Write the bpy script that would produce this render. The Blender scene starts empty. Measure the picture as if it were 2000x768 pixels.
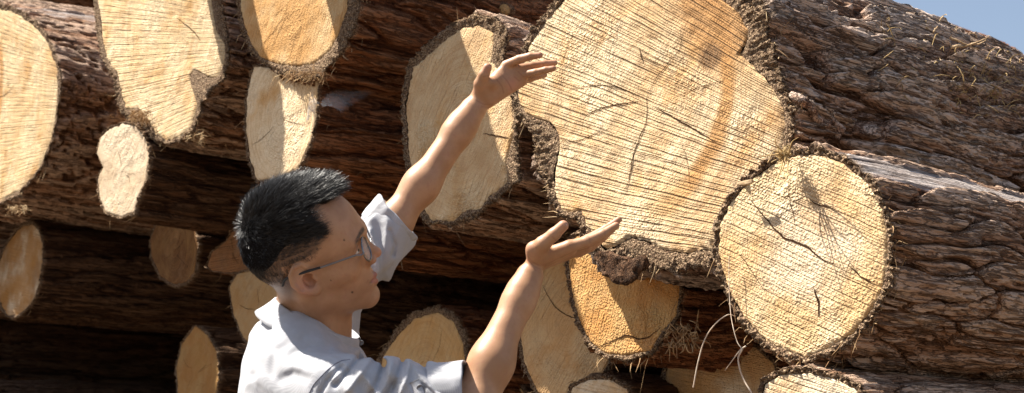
import bpy, math, random
import numpy as np
from mathutils import Matrix, Vector

SC = bpy.context.scene
R = math.radians
# ------------------------------------------------------------------ camera
FPX = 2778.0                      # focal length in photo pixels (photo is 2000 x 768)
PITCH = R(11.1)
CAM = np.array([0.0, 0.0, 1.25])
cam_d = bpy.data.cameras.new("camera")
cam_d.sensor_width = 36.0
cam_d.lens = 36.0 * FPX / 2000.0
cam_d.clip_start = 0.05
cam_d.clip_end = 2000.0
cam_d.dof.use_dof = True
cam_d.dof.focus_distance = 2.75
cam_d.dof.aperture_fstop = 9.0
cam_o = bpy.data.objects.new("camera", cam_d)
SC.collection.objects.link(cam_o)
cam_o.location = CAM
cam_o.rotation_euler = (math.pi / 2 + PITCH, 0, 0)
SC.camera = cam_o

# ------------------------------------------------------------------ light
SUN_EL, SUN_BACK = 58.0, 8.0      # elevation; degrees the sun stands behind the picture plane, to the left
ce = math.cos(R(SUN_EL))
SUN = np.array([-ce * math.cos(R(SUN_BACK)), ce * math.sin(R(SUN_BACK)), math.sin(R(SUN_EL))])
sun_d = bpy.data.lights.new("sun", 'SUN')
sun_d.energy = 5.0
sun_d.angle = R(0.5)
sun_d.color = (1.0, 0.94, 0.83)
sun_o = bpy.data.objects.new("sun", sun_d)
SC.collection.objects.link(sun_o)
sun_o.location = tuple(SUN * 30)
sun_o.rotation_euler = Vector(tuple(SUN)).to_track_quat('Z', 'Y').to_euler()
w = bpy.data.worlds.new("World")
SC.world = w
w.use_nodes = True
bg = w.node_tree.nodes["Background"]
sky = w.node_tree.nodes.new("ShaderNodeTexSky")
sky.sky_type = 'NISHITA'
sky.sun_disc = False
sky.sun_elevation = R(SUN_EL)
sky.sun_rotation = math.atan2(SUN[0], SUN[1])
sky.air_density = 1.1
sky.dust_density = 2.0
sky.ozone_density = 1.4
hs_ = w.node_tree.nodes.new("ShaderNodeHueSaturation")
hs_.inputs["Saturation"].default_value = 0.85
hs_.inputs["Value"].default_value = 1.0
w.node_tree.links.new(sky.outputs[0], hs_.inputs["Color"])
w.node_tree.links.new(hs_.outputs[0], bg.inputs[0])
bg.inputs[1].default_value = 0.062
SC.view_settings.view_transform = 'Standard'
SC.view_settings.look = 'None'
SC.view_settings.exposure = 1.38
SC.view_settings.gamma = 1.0
SC.cycles.max_bounces = 6
SC.cycles.diffuse_bounces = 3
SC.cycles.transparent_max_bounces = 12

# ------------------------------------------------------------------ helpers
rs = np.random.RandomState(7)
CX, CP, SP = np.array([1.0, 0, 0]), math.cos(PITCH), math.sin(PITCH)
CY = np.array([0.0, -SP, CP])     # camera up
CZ = np.array([0.0, CP, SP])      # camera forward

def P(px, py, d):
    return CAM + d * (CZ + CX * (px - 1000.0) / FPX - CY * (py - 384.0) / FPX)

def ray(px, py):
    return CZ + CX * (px - 1000.0) / FPX - CY * (py - 384.0) / FPX

AX = np.array([math.sin(R(49.2)), math.cos(R(49.2)), 0.0])     # the way the logs run, away from us
TT = np.array([AX[1], -AX[0], 0.0])                            # across the stack, to the right
UP = np.array([0.0, 0, 1.0])

_perm = np.random.RandomState(11).permutation(4096).astype(np.int64)
_grad = np.random.RandomState(12).normal(size=(4096, 3))
_grad /= np.linalg.norm(_grad, axis=1, keepdims=True)
_grad = _grad.astype(np.float32)

def noise3(p):
    p = np.asarray(p, dtype=np.float32)
    i = np.floor(p).astype(np.int64)
    f = p - i
    u = f * f * f * (f * (f * 6 - 15) + 10)
    out = 0
    for dx in (0, 1):
        hx = _perm[(i[:, 0] + dx) & 4095]
        wx = u[:, 0] if dx else 1 - u[:, 0]
        for dy in (0, 1):
            hy = _perm[(hx + i[:, 1] + dy) & 4095]
            wy = u[:, 1] if dy else 1 - u[:, 1]
            for dz in (0, 1):
                g = _grad[_perm[(hy + i[:, 2] + dz) & 4095]]
                wz = u[:, 2] if dz else 1 - u[:, 2]
                out = out + wx * wy * wz * (g[:, 0] * (f[:, 0] - dx) + g[:, 1] * (f[:, 1] - dy) + g[:, 2] * (f[:, 2] - dz))
    return out * 1.6

def cells3(p, seed=0):
    """cellular noise: F1, F2, a random number and the offset of the nearest cell"""
    p = np.asarray(p, np.float32); i = np.floor(p).astype(np.int64); f = p - i
    f1 = np.full(len(p), 9., np.float32); f2 = f1.copy(); rn = np.zeros(len(p), np.float32); of = np.zeros((len(p), 3), np.float32)
    for dx in (-1, 0, 1):
        for dy in (-1, 0, 1):
            for dz in (-1, 0, 1):
                h = _perm[(_perm[(_perm[(i[:, 0] + dx + seed) & 4095] + i[:, 1] + dy) & 4095] + i[:, 2] + dz) & 4095]
                c = np.stack([(h & 63) / 63., ((h >> 6) & 63) / 63., ((h * 7 + 13) & 63) / 63.], 1).astype(np.float32) * .8 + .1 + np.array([dx, dy, dz], np.float32)
                o = f - c; d = np.sqrt((o * o).sum(1))
                m = d < f1
                f2 = np.where(m, f1, np.minimum(f2, d)); f1 = np.where(m, d, f1)
                rn = np.where(m, ((h * 31 + 7) & 255) / 255., rn); of = np.where(m[:, None], o, of)
    return f1, f2, rn, of

def fbm(p, sc, oct=3, off=0.0):
    s, a, o = 0, 1.0, np.asarray(sc, dtype=np.float32)
    for k in range(oct):
        s = s + a * noise3(p * o + off + 17.3 * k)
        a *= 0.5
        o = o * 2.03
    return s

def link(name, me, mats=(), parent=None, smooth=True):
    for m in mats:
        me.materials.append(m)
    if smooth and len(me.polygons):
        me.polygons.foreach_set("use_smooth", np.ones(len(me.polygons), dtype=bool))
    o = bpy.data.objects.new(name, me)
    SC.collection.objects.link(o)
    if parent:
        o.parent = parent
    return o

def mesh_np(name, v, quads=None, tris=None, mi=None):
    """mesh from arrays; quads (n,4), tris (m,3)."""
    me = bpy.data.meshes.new(name)
    v = np.asarray(v, dtype=np.float32)
    q = np.zeros((0, 4), np.int32) if quads is None else np.asarray(quads, np.int32)
    t = np.zeros((0, 3), np.int32) if tris is None else np.asarray(tris, np.int32)
    me.vertices.add(len(v))
    me.vertices.foreach_set("co", v.ravel())
    me.loops.add(len(q) * 4 + len(t) * 3)
    me.loops.foreach_set("vertex_index", np.concatenate([q.ravel(), t.ravel()]).astype(np.int32))
    me.polygons.add(len(q) + len(t))
    me.polygons.foreach_set("loop_start", np.concatenate([np.arange(len(q)) * 4, len(q) * 4 + np.arange(len(t)) * 3]).astype(np.int32))
    if mi is not None:
        me.polygons.foreach_set("material_index", np.asarray(mi, np.int32))
    me.update(calc_edges=True)
    me.validate()
    return me

def fattr(me, name, a):
    at = me.attributes.new(name, 'FLOAT', 'POINT')
    at.data.foreach_set("value", np.asarray(a, np.float32))

def thing(name, label, cat, loc=(0, 0, 0), group=None, mat=None):
    o = bpy.data.objects.new(name, None)
    SC.collection.objects.link(o)
    if mat is not None:
        o.matrix_world = mat
    else:
        o.location = tuple(loc)
    tag(o, label, cat, group)
    return o

def tag(o, label, cat, group=None, kind=None):
    if label: o["label"] = label
    if cat: o["category"] = cat
    if group: o["group"] = group
    if kind: o["kind"] = kind
    return o

# small node-tree writer
class NB:
    def __init__(s, name, rough=0.8, spec=0.3):
        s.m = bpy.data.materials.new(name)
        s.m.use_nodes = True
        s.t = s.m.node_tree
        s.b = s.t.nodes["Principled BSDF"]
        s.b.inputs["Roughness"].default_value = rough
        s.b.inputs["Specular IOR Level"].default_value = spec
        s.tc = None
    def n(s, typ, **kw):
        n = s.t.nodes.new(typ)
        for k, v in kw.items():
            setattr(n, k, v)
        return n
    def put(s, sock, v):
        if isinstance(v, bpy.types.NodeSocket): s.t.links.new(v, sock)
        elif v is not None:
            try: sock.default_value = v
            except Exception: sock.default_value = (*v, 1.0)
    def obj(s):
        if not s.tc: s.tc = s.n("ShaderNodeTexCoord")
        return s.tc.outputs["Object"]
    def math(s, op, a, b=None, c=None, clamp=False):
        n = s.n("ShaderNodeMath", operation=op); n.use_clamp = clamp
        s.put(n.inputs[0], a); s.put(n.inputs[1], b)
        if c is not None: s.put(n.inputs[2], c)
        return n.outputs[0]
    def vmul(s, v, k):
        n = s.n("ShaderNodeVectorMath", operation='MULTIPLY')
        s.put(n.inputs[0], v); n.inputs[1].default_value = k
        return n.outputs[0]
    def vadd(s, v, k):
        n = s.n("ShaderNodeVectorMath", operation='ADD')
        s.put(n.inputs[0], v); s.put(n.inputs[1], k)
        return n.outputs[0]
    def sep(s, v):
        n = s.n("ShaderNodeSeparateXYZ"); s.put(n.inputs[0], v); return n.outputs
    def comb(s, x, y, z):
        n = s.n("ShaderNodeCombineXYZ")
        for k, q in enumerate((x, y, z)): s.put(n.inputs[k], q)
        return n.outputs[0]
    def noise(s, v, scale, detail=2.0, rough=0.5, dim='3D', dist=0.0):
        n = s.n("ShaderNodeTexNoise", noise_dimensions=dim)
        s.put(n.inputs["W" if dim == '1D' else "Vector"], v)
        n.inputs["Scale"].default_value = scale; n.inputs["Detail"].default_value = detail
        n.inputs["Roughness"].default_value = rough; n.inputs["Distortion"].default_value = dist
        return n.outputs[0]
    def voro(s, v, scale, dim='3D', feature='F1', rnd=1.0):
        n = s.n("ShaderNodeTexVoronoi", voronoi_dimensions=dim, feature=feature)
        s.put(n.inputs["W" if dim == '1D' else "Vector"], v)
        n.inputs["Scale"].default_value = scale; n.inputs["Randomness"].default_value = rnd
        return n.outputs[0]
    def step(s, v, a, b, lo=0.0, hi=1.0):
        n = s.n("ShaderNodeMapRange", interpolation_type='SMOOTHSTEP')
        s.put(n.inputs[0], v); s.put(n.inputs[1], a); s.put(n.inputs[2], b); s.put(n.inputs[3], lo); s.put(n.inputs[4], hi)
        return n.outputs[0]
    def mix(s, f, a, b, blend='MIX'):
        n = s.n("ShaderNodeMix", data_type='RGBA', blend_type=blend)
        s.put(n.inputs[0], f); s.put(n.inputs[6], a); s.put(n.inputs[7], b)
        return n.outputs[2]
    def attr(s, name):
        n = s.n("ShaderNodeAttribute"); n.attribute_name = name; return n.outputs["Fac"]
    def bump(s, h, dist, strength=1.0, prev=None):
        n = s.n("ShaderNodeBump"); n.inputs["Strength"].default_value = strength; n.inputs["Distance"].default_value = dist
        s.put(n.inputs["Height"], h)
        if prev is not None: s.put(n.inputs["Normal"], prev)
        return n.outputs[0]
    def out(s, col=None, nor=None, rough=None):
        if col is not None: s.put(s.b.inputs["Base Color"], col)
        if nor is not None: s.put(s.b.inputs["Normal"], nor)
        if rough is not None: s.put(s.b.inputs["Roughness"], rough)
        return s.m

def wood_mat(name, a, b, rot=0.0, pith=(0, 0), base=(.62, .45, .27), gold=(.55, .30, .10), pale=(.74, .62, .45),
             kerf=70.0, kerf_k=1.0, rough_k=1.0, stain=0.5, blotch=(), ring_stain=None, grey=0.0, seed=0.0):
    """Sawn end of a log: x across, z up, in the log's own coordinates (metres)."""
    s = NB(name, 0.85, 0.15)
    X, Y, Z = s.sep(s.obj())
    c, q = math.cos(R(rot)), math.sin(R(rot))
    wv = s.noise(s.obj(), 5.0, 2.0)
    wob = s.math('MULTIPLY', s.math('SUBTRACT', wv, 0.5), 0.010)
    xr = s.math('ADD', s.math('MULTIPLY', X, c), s.math('MULTIPLY', Z, q))
    zr = s.math('ADD', s.math('SUBTRACT', s.math('MULTIPLY', Z, c), s.math('MULTIPLY', X, q)), wob)
    z0 = s.math('DIVIDE', s.math('ADD', zr, s.math('MULTIPLY', xr, a)), s.math('MAXIMUM', s.math('SUBTRACT', 1.0, s.math('MULTIPLY', xr, b)), 0.4))
    z0 = s.math('ADD', z0, 10.0 + seed)
    dx, dz = s.math('SUBTRACT', X, pith[0]), s.math('SUBTRACT', Z, pith[1])
    rr = s.math('SQRT', s.math('ADD', s.math('MULTIPLY', dx, dx), s.math('MULTIPLY', s.math('MULTIPLY', dz, dz), 0.8)))
    rw = s.math('ADD', rr, s.math('MULTIPLY', s.math('SUBTRACT', wv, 0.5), 0.05))
    # saw lines
    d1 = s.voro(z0, kerf, '1D', 'DISTANCE_TO_EDGE')
    d2 = s.voro(z0, kerf * 2.7, '1D', 'DISTANCE_TO_EDGE')
    along = s.noise(s.comb(s.math('MULTIPLY', xr, 9.0), 0.0, s.math('MULTIPLY', z0, 55.0)), 1.0, 3.0)
    fine = s.noise(s.obj(), 260.0, 3.0, 0.6)
    jag = s.math('MULTIPLY', s.math('SUBTRACT', fine, 0.5), 0.10)
    g1 = s.step(s.math('ADD', d1, jag), 0.01, 0.16, 1.0, 0.0)
    g1 = s.math('MULTIPLY', s.math('MULTIPLY', g1, s.step(along, 0.36, 0.62)), s.step(s.noise(s.vadd(s.obj(), (1.3, 0, 5.1)), 7.0, 2.0), .32, .62, .25, 1.0))
    g2 = s.step(s.math('ADD', d2, jag), 0.05, 0.25, 1.0, 0.0)
    g2 = s.math('MULTIPLY', g2, s.step(along, 0.62, 0.42))
    rib = s.noise(s.comb(s.math('MULTIPLY', xr, 6.0), 0.0, s.math('MULTIPLY', z0, 420.0)), 1.0, 2.0)
    groove = s.math('ADD', g1, s.math('MULTIPLY', g2, 0.45), clamp=True)
    # growth rings
    rings = s.noise(s.comb(s.math('MULTIPLY', rw, 300.0), s.math('MULTIPLY', wv, 3.0), 0.0), 1.0, 1.0)
    # torn fibre patches
    patch = s.noise(s.vadd(s.obj(), (3.1 + seed, 0, 1.7)), 4.5, 3.0, 0.6)
    torn = s.step(patch, 0.50, 0.66)
    crumb = s.voro(s.obj(), 190.0)
    crumb2 = s.voro(s.vadd(s.obj(), s.comb(0.0, 0.0, s.math('MULTIPLY', fine, 0.01))), 85.0)
    h = s.math('MULTIPLY', fine, 0.55)
    h = s.math('ADD', h, s.math('MULTIPLY', s.math('MULTIPLY', crumb, s.math('ADD', torn, 0.45)), 0.7 * rough_k))
    h = s.math('ADD', h, s.math('MULTIPLY', s.math('MULTIPLY', crumb2, torn), 0.9 * rough_k))
    h = s.math('ADD', h, s.math('MULTIPLY', rings, 0.35))
    h = s.math('ADD', h, s.math('MULTIPLY', rib, 0.55 * kerf_k))
    h = s.math('SUBTRACT', h, s.math('MULTIPLY', groove, 1.7 * kerf_k))
    nor = s.bump(h, 0.0042, 1.0)
    # colour
    st = s.noise(s.vadd(s.obj(), (7.7 + seed, 0, 4.2)), 6.0, 4.0, 0.62)
    col = s.mix(s.step(patch, 0.35, 0.6), base, pale)
    f = s.step(st, 0.62 - 0.3 * stain, 0.80 - 0.2 * stain)
    col = s.mix(s.math('MULTIPLY', f, 0.8), col, gold)
    if ring_stain:
        r0, wd, k = ring_stain
        band = s.math('SUBTRACT', 1.0, s.step(s.math('ABSOLUTE', s.math('SUBTRACT', rw, r0)), wd * 0.2, wd))
        side = s.step(s.math('ADD', dx, s.math('MULTIPLY', dz, -0.15)), 0.0, 0.12)
        col = s.mix(s.math('MULTIPLY', s.math('MULTIPLY', band, side), k), col, (.50, .25, .08))
    for bx_, bz_, br_, bc_, bk_ in blotch:
        e1 = s.math('SUBTRACT', X, bx_); e2 = s.math('SUBTRACT', Z, bz_)
        dd_ = s.math('DIVIDE', s.math('SQRT', s.math('ADD', s.math('MULTIPLY', e1, e1), s.math('MULTIPLY', e2, e2))), br_)
        dd_ = s.math('ADD', dd_, s.math('MULTIPLY', s.math('SUBTRACT', st, .5), 1.6))
        col = s.mix(s.math('MULTIPLY', s.step(dd_, 1.1, .55), bk_), col, bc_)
    col = s.mix(s.math('MULTIPLY', s.step(rings, 0.50, 0.36), 0.32), col, (.42, .21, .08))
    col = s.mix(s.math('MULTIPLY', s.step(fine, 0.50, 0.30), 0.4), col, (.36, .20, .09))
    col = s.mix(s.math('MULTIPLY', groove, 0.72 * min(1.0, kerf_k)), col, (.15, .085, .045))
    dirt = s.noise(s.vadd(s.obj(), (seed, 0, 9.1)), 13.0, 5.0, .7)
    col = s.mix(s.math('MULTIPLY', s.step(dirt, .54, .74), .38), col, (.30, .19, .11))
    if grey: col = s.mix(grey, col, (.42, .38, .33))
    return s.out(col, nor)

def bark_mat(name, ridge=(.30, .235, .20), mid=(.20, .13, .09), furrow=(.12, .055, .03), grey_up=0.0):
    s = NB(name, 0.9, 0.15)
    v = s.vmul(s.obj(), (1.0, 0.065, 1.0))
    n1 = s.noise(v, 75.0, 5.0, 0.7)
    n2 = s.noise(v, 260.0, 3.0, 0.6)
    n3 = s.noise(s.vmul(s.obj(), (1, .35, 1)), 7.0, 3.0, 0.6)
    n4 = s.noise(s.vmul(s.obj(), (1.0, 0.05, 1.0)), 34.0, 4.0, 0.62, dist=.25)
    r4 = s.math('ABSOLUTE', s.math('SUBTRACT', n4, 0.5))
    r5 = s.math('ABSOLUTE', s.math('SUBTRACT', s.noise(s.vmul(s.obj(), (1.0, 0.12, 1.0)), 85.0, 3.0, 0.6), 0.5))
    gap4 = s.step(r4, .002, .030, 1.0, 0.0)
    gap5 = s.math('MULTIPLY', s.step(r5, .0, .045, 1.0, 0.0), .55)
    gaps = s.math('MAXIMUM', gap4, gap5)
    h = s.attr("h")
    hh = s.math('ADD', h, s.math('MULTIPLY', s.math('SUBTRACT', n1, 0.5), 0.7))
    col = s.mix(s.step(hh, 0.15, 0.50), furrow, mid)  # furrows: redder inner bark, darkened further to deepen their shade
    col = s.mix(s.step(hh, 0.42, 0.80), col, ridge)
    col = s.mix(s.math('MULTIPLY', s.step(n3, 0.45, 0.62), 0.55), col, mid)
    col = s.mix(s.math('MULTIPLY', s.step(n2, 0.50, 0.70), 0.35), col, (min(1, ridge[0] * 1.5), min(1, ridge[1] * 1.5), min(1, ridge[2] * 1.5)))
    bare = s.attr("bare")
    bn = s.noise(s.vmul(s.obj(), (1, .05, 1)), 120.0, 4.0, 0.6)
    col = s.mix(bare, col, s.mix(s.step(bn, .38, .62), (.27, .215, .19), (.50, .44, .41)))
    col = s.mix(s.math('MULTIPLY', gaps, s.math('SUBTRACT', .72, s.math('MULTIPLY', bare, .5))), col, furrow)
    rim = s.attr("rim")
    rc = s.mix(s.step(s.noise(s.obj(), 240.0, 3.0), 0.42, 0.6), (.17, .10, .06), (.50, .35, .22))
    col = s.mix(rim, col, rc)
    hb = s.math('ADD', s.math('MULTIPLY', n1, 1.0), s.math('MULTIPLY', n2, 0.6))
    hb = s.math('SUBTRACT', hb, s.math('MULTIPLY', gaps, 1.3))
    hb = s.math('ADD', hb, s.math('MULTIPLY', s.math('MULTIPLY', s.voro(s.obj(), 170.0), rim), 1.6))
    return s.out(col, s.bump(hb, 0.009, 1.0))

def plain(name, col, rough=0.7, spec=0.3, nscale=0, ncol=None, bumpd=0.0):
    s = NB(name, rough, spec)
    if nscale:
        n = s.noise(s.obj(), nscale, 3.0, 0.6)
        return s.out(s.mix(s.step(n, 0.35, 0.65), col, ncol or col), s.bump(n, bumpd) if bumpd else None)
    return s.out(col)

def tube(pts, rads, seg=6, jit=0.0):
    """tapered tube along points -> verts, quads"""
    pts = np.asarray(pts, float); rads = np.broadcast_to(np.asarray(rads, float), (len(pts),))
    d = np.gradient(pts, axis=0); d /= np.linalg.norm(d, axis=1, keepdims=True) + 1e-9
    ref = np.array([0.3, 0.1, 0.95]) if abs(d[0, 2]) < 0.8 else np.array([1.0, 0, 0.1])
    a = np.cross(d, ref); a /= np.linalg.norm(a, axis=1, keepdims=True) + 1e-9
    b = np.cross(d, a)
    th = np.arange(seg) * 2 * math.pi / seg
    v = pts[:, None] + rads[:, None, None] * (np.cos(th)[None, :, None] * a[:, None] + np.sin(th)[None, :, None] * b[:, None])
    n = len(pts); i = np.arange(n - 1)[:, None] * seg; j = np.arange(seg)[None]
    q = np.stack([i + j, i + (j + 1) % seg, i + seg + (j + 1) % seg, i + seg + j], -1).reshape(-1, 4)
    return v.reshape(-1, 3), q

def smooth_path(pts, n=24):
    pts = np.asarray(pts, float)
    if len(pts) < 3:
        t = np.linspace(0, 1, n)[:, None]; return pts[0] * (1 - t) + pts[-1] * t
    q = np.vstack([2 * pts[0] - pts[1], pts, 2 * pts[-1] - pts[-2]])
    out = []
    m = len(pts) - 1
    for k in range(n):
        u = k / (n - 1) * m; i = min(int(u), m - 1); t = u - i
        p0, p1, p2, p3 = q[i], q[i + 1], q[i + 2], q[i + 3]
        out.append(0.5 * (2 * p1 + (p2 - p0) * t + (2 * p0 - 5 * p1 + 4 * p2 - p3) * t * t + (3 * p1 - p0 - 3 * p2 + p3) * t ** 3))
    return np.array(out)

class Bag:
    def __init__(s): s.v, s.q, s.n, s.mi = [], [], 0, []
    def add(s, v, q, mi=0):
        s.v.append(v); s.q.append(np.asarray(q) + s.n); s.n += len(v); s.mi.append(np.full(len(q), mi))
    def tube(s, pts, r, seg=6, mi=0): s.add(*tube(pts, r, seg), mi)
    def build(s, name, mats, parent=None, smooth=True):
        me = mesh_np(name, np.vstack(s.v), np.vstack(s.q), mi=np.concatenate(s.mi))
        return link(name, me, mats, parent, smooth)

# ------------------------------------------------------------------ ground
def ground():
    s = NB("dirt_ground", 0.95, 0.1)
    n = s.noise(s.obj(), 3.0, 6.0, 0.65); n2 = s.noise(s.obj(), 60.0, 3.0)
    col = s.mix(s.step(n, 0.35, 0.65), (.10, .072, .05), (.14, .105, .075))
    col = s.mix(s.step(n2, 0.55, 0.7), col, (.20, .155, .11))
    m = s.out(col, s.bump(n2, 0.02))
    k = 60; L = 400.0
    g = np.sign(np.linspace(-1, 1, k)) * np.abs(np.linspace(-1, 1, k)) ** 3 * L
    x, y = np.meshgrid(g, g); v = np.stack([x.ravel(), y.ravel(), 0 * x.ravel()], 1)
    v[:, 2] = np.where(np.hypot(v[:, 0], v[:, 1]) > 12, 0.25 * noise3(v * 0.05), 0)
    i = (np.arange(k - 1)[:, None] * k + np.arange(k - 1)[None]).ravel()
    tag(link("ground", mesh_np("ground", v, np.stack([i, i + 1, i + k + 1, i + k], 1)), [m]), "pale bare dirt of the log yard", None, kind="structure")
ground()
# ------------------------------------------------------------------ logs
P0 = np.array([0.30, 3.05, 0.0])
NN = -AX
G_FIBRE = plain("shredded_fibre", (.42, .28, .15), 0.9, 0.1, 30, (.22, .12, .06))
G_FIBRE_PALE = plain("pale_fibre", (.60, .45, .27), 0.9, 0.1, 30, (.34, .20, .10))
G_CRACK = plain("crack_dark", (.045, .022, .012), 1.0, 0.0)
MOT = {}

def on_plane(px, py, off, org=None):
    r = ray(px, py)
    o = (P0 + NN * off) if org is None else org
    t = ((o - CAM) @ NN) / (r @ NN)
    return CAM + t * r

def polar(pts, c, nth):
    """star-shaped outline (t,z) -> radius for nth even angles"""
    d = np.asarray(pts) - c
    th = np.arange(nth) * 2 * math.pi / nth
    out = np.zeros(nth)
    n = len(d)
    dirs = np.stack([np.cos(th), np.sin(th)], 1)
    for i in range(n):
        p, q = d[i], d[(i + 1) % n]
        e = q - p
        den = dirs[:, 0] * e[1] - dirs[:, 1] * e[0]
        den = np.where(np.abs(den) < 1e-9, 1e-9, den)
        t = (p[0] * e[1] - p[1] * e[0]) / den
        s = (p[0] * dirs[:, 1] - p[1] * dirs[:, 0]) / den
        ok = (t > 0) & (s >= -1e-6) & (s <= 1 + 1e-6)
        out = np.where(ok, np.maximum(out, t), out)
    bad = out <= 0
    if bad.any():
        out[bad] = np.interp(np.flatnonzero(bad), np.flatnonzero(~bad), out[~bad])
    return out

def gsm(a, s):
    if s <= 0: return a
    k = np.arange(-int(3 * s) - 1, int(3 * s) + 2); g = np.exp(-0.5 * (k / s) ** 2); g /= g.sum()
    return sum(w_ * np.roll(a, j) for w_, j in zip(g, k))

def make_log(label, outline, center, off, wood, bark, L=3.2, bt=0.014, amp=0.012, nth=300, nv=150, nr=44, seed=0,
             bark_px=None, fibres=300, grow=0.0, group="sawn logs in the stack", cracks=(), fib_len=0.03, name="log",
             plates=1.0, tilt=0.0, yaw=0.0, warp=0.0, plate_s=1.0, bare=None):
    A = AX.copy()
    if yaw or tilt:
        A = AX * math.cos(R(yaw)) + TT * math.sin(R(yaw)); A = A * math.cos(R(tilt)) + UP * math.sin(R(tilt))
        A /= np.linalg.norm(A)
    T = np.array([A[1], -A[0], 0.0]); T /= np.linalg.norm(T); U = np.cross(T, A)
    C = on_plane(center[0], center[1], off)
    nrm = -A
    def loc(px, py):
        r = ray(px, py); t = ((C - CAM) @ nrm) / (r @ nrm); d = CAM + t * r - C
        return np.array([d @ T, d @ U])
    pts = np.array([loc(*p) for p in outline])
    c = np.zeros(2)
    th = np.arange(nth) * 2 * math.pi / nth
    ct, st = np.cos(th), np.sin(th)
    rwood = gsm(polar(pts, c, nth), nth / 400)
    ring = np.stack([ct * 0.3, st * 0.3, 0 * ct], 1)
    rwood = rwood * (1 + 0.010 * noise3(ring * 25 + seed) + 0.012 * noise3(ring * 70 + seed * 2))
    rb = rwood + bt * (0.75 + 0.8 * np.abs(noise3(ring * 22 + seed + 5)) + 0.35 * noise3(ring * 60 + seed))
    if bark_px is not None:
        bp = np.array([loc(*p) for p in bark_px])
        rbp = gsm(polar(bp, c, nth), 1.5)
        rb = np.maximum(rb, rbp + 0.004 * noise3(ring * 60 + seed))
    mw = Matrix((tuple(np.append([T[0], A[0], U[0]], C[0])), tuple(np.append([T[1], A[1], U[1]], C[1])),
                 tuple(np.append([T[2], A[2], U[2]], C[2])), (0, 0, 0, 1)))
    root = thing(name, label, "log", group=group, mat=mw)
    # cut face
    rho = np.linspace(0, 1, nr + 1)[1:]
    x = rho[:, None] * (rwood * ct)[None]; z = rho[:, None] * (rwood * st)[None]
    v = np.stack([x.ravel(), np.zeros(x.size), z.ravel()], 1)
    v = np.vstack([[0, 0, 0], v])
    v[:, 1] = 0.0022 * fbm(v, 22, 3, seed) + (0.004 * noise3(v * 5 + seed))
    edge = np.concatenate([[0], np.repeat(rho, nth)])
    v[:, 1] += np.clip((edge - 0.975) / 0.025, 0, 1) * 0.004 * (1 + noise3(v * 80))
    i = np.arange(nr - 1)[:, None] * nth + 1; j = np.arange(nth)[None]; j2 = (j + 1) % nth
    q = np.stack([i + j, i + nth + j, i + nth + j2, i + j2], -1).reshape(-1, 4)
    jj = np.arange(nth)
    t3 = np.stack([np.zeros(nth, int), 1 + jj, 1 + (jj + 1) % nth], 1)
    face = link("cut_face", mesh_np("cut_face", v, q, t3), [wood], root)
    ym = v[:, 1]
    if not cracks and nr > 14:      # drying checks running out from the pith
        gc = np.random.RandomState(int(seed) + 77); cracks = []
        for k in range(gc.randint(3, 6)):
            a = gc.rand() * 6.28; r0, r1 = gc.rand() * .25, .45 + gc.rand() * .45
            rr0 = float(np.interp(a, th, rwood, period=2 * math.pi)); q_ = []
            for u in (r0, (r0 + r1) / 2, r1):
                aa = a + gc.normal() * .07; d3 = C + T * (math.cos(aa) * rr0 * u) + U * (math.sin(aa) * rr0 * u) - CAM; dz_ = d3 @ CZ
                q_.append((1000 + FPX * (d3 @ CX) / dz_, 384 - FPX * (d3 @ CY) / dz_))
            cracks.append((q_, .0008 + .0022 * gc.rand()))
    # cracks: thin gouges lying on the face
    if cracks:
        for cp, wd in cracks:
            q2 = np.array([loc(*p) for p in cp])
            path = smooth_path(np.stack([q2[:, 0], 0 * q2[:, 0], q2[:, 1]], 1), 40)
            path += 0.0022 * np.stack([noise3(path * 60 + 1), 0 * path[:, 0], noise3(path * 60 + 9)], 1)
            d = np.gradient(path, axis=0); s_ = np.stack([-d[:, 2], 0 * d[:, 0], d[:, 0]], 1)
            s_ /= np.linalg.norm(s_, axis=1, keepdims=True) + 1e-9
            ww = wd * np.sin(np.linspace(0.12, math.pi - 0.05, 40)) ** 0.6 * (0.7 + 0.6 * np.abs(noise3(path * 90)))
            A1 = path + s_ * ww[:, None] / 2; B1 = path - s_ * ww[:, None] / 2
            base = 0.0022 * fbm(path, 22, 3, seed) + 0.004 * noise3(path * 5 + seed)
            A1[:, 1] = B1[:, 1] = base - 0.0012
            vv = np.empty((80, 3)); vv[0::2] = A1; vv[1::2] = B1
            k = np.arange(39) * 2
            link("crack", mesh_np("crack", vv, np.stack([k, k + 1, k + 3, k + 2], 1)), [G_CRACK], face)
    # bark: ring at the cut + side sheet
    rows_r, rows_y, rimf = [], [], []
    for k, u in enumerate(np.linspace(0, 1, 7)):
        rows_r.append(rwood * (1 - u) + rb * u if k else rwood - 0.001)
        rows_y.append(np.full(nth, 0.0025 if k == 0 else 0.001)); rimf.append(1.0)
    vs = L * (np.linspace(0, 1, nv) ** 1.25)
    vs[0] = 0.004
    rmean = rb.mean()
    rsm = gsm(rb, nth / 60.0)
    for y in vs:
        k = math.exp(-max(y, 0) / 0.35)
        base = rb * k + (rsm * 0.65 + rmean * 0.35) * (1 - k)
        rows_r.append(base * (1 + grow * min(y, 0.6) + 0.0)); rows_y.append(np.full(nth, y)); rimf.append(max(0.0, 1 - y / 0.012))
    rr = np.array(rows_r); yy = np.array(rows_y)
    nrow = len(rr)
    c3 = np.stack([(rr * ct).ravel(), yy.ravel(), (rr * st).ravel()], 1)
    rim = np.repeat(np.array(rimf), nth)
    k1 = np.array([1, .16, 1.0]) * plate_s
    wv = np.stack([noise3(c3 * [3, 2.2, 3] + seed), 0 * c3[:, 0], noise3(c3 * [3, 2.2, 3] + seed + 40)], 1) * 0.05
    cw = c3 + wv
    kk = np.array([1, .048, 1.0]) * plate_s
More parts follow.
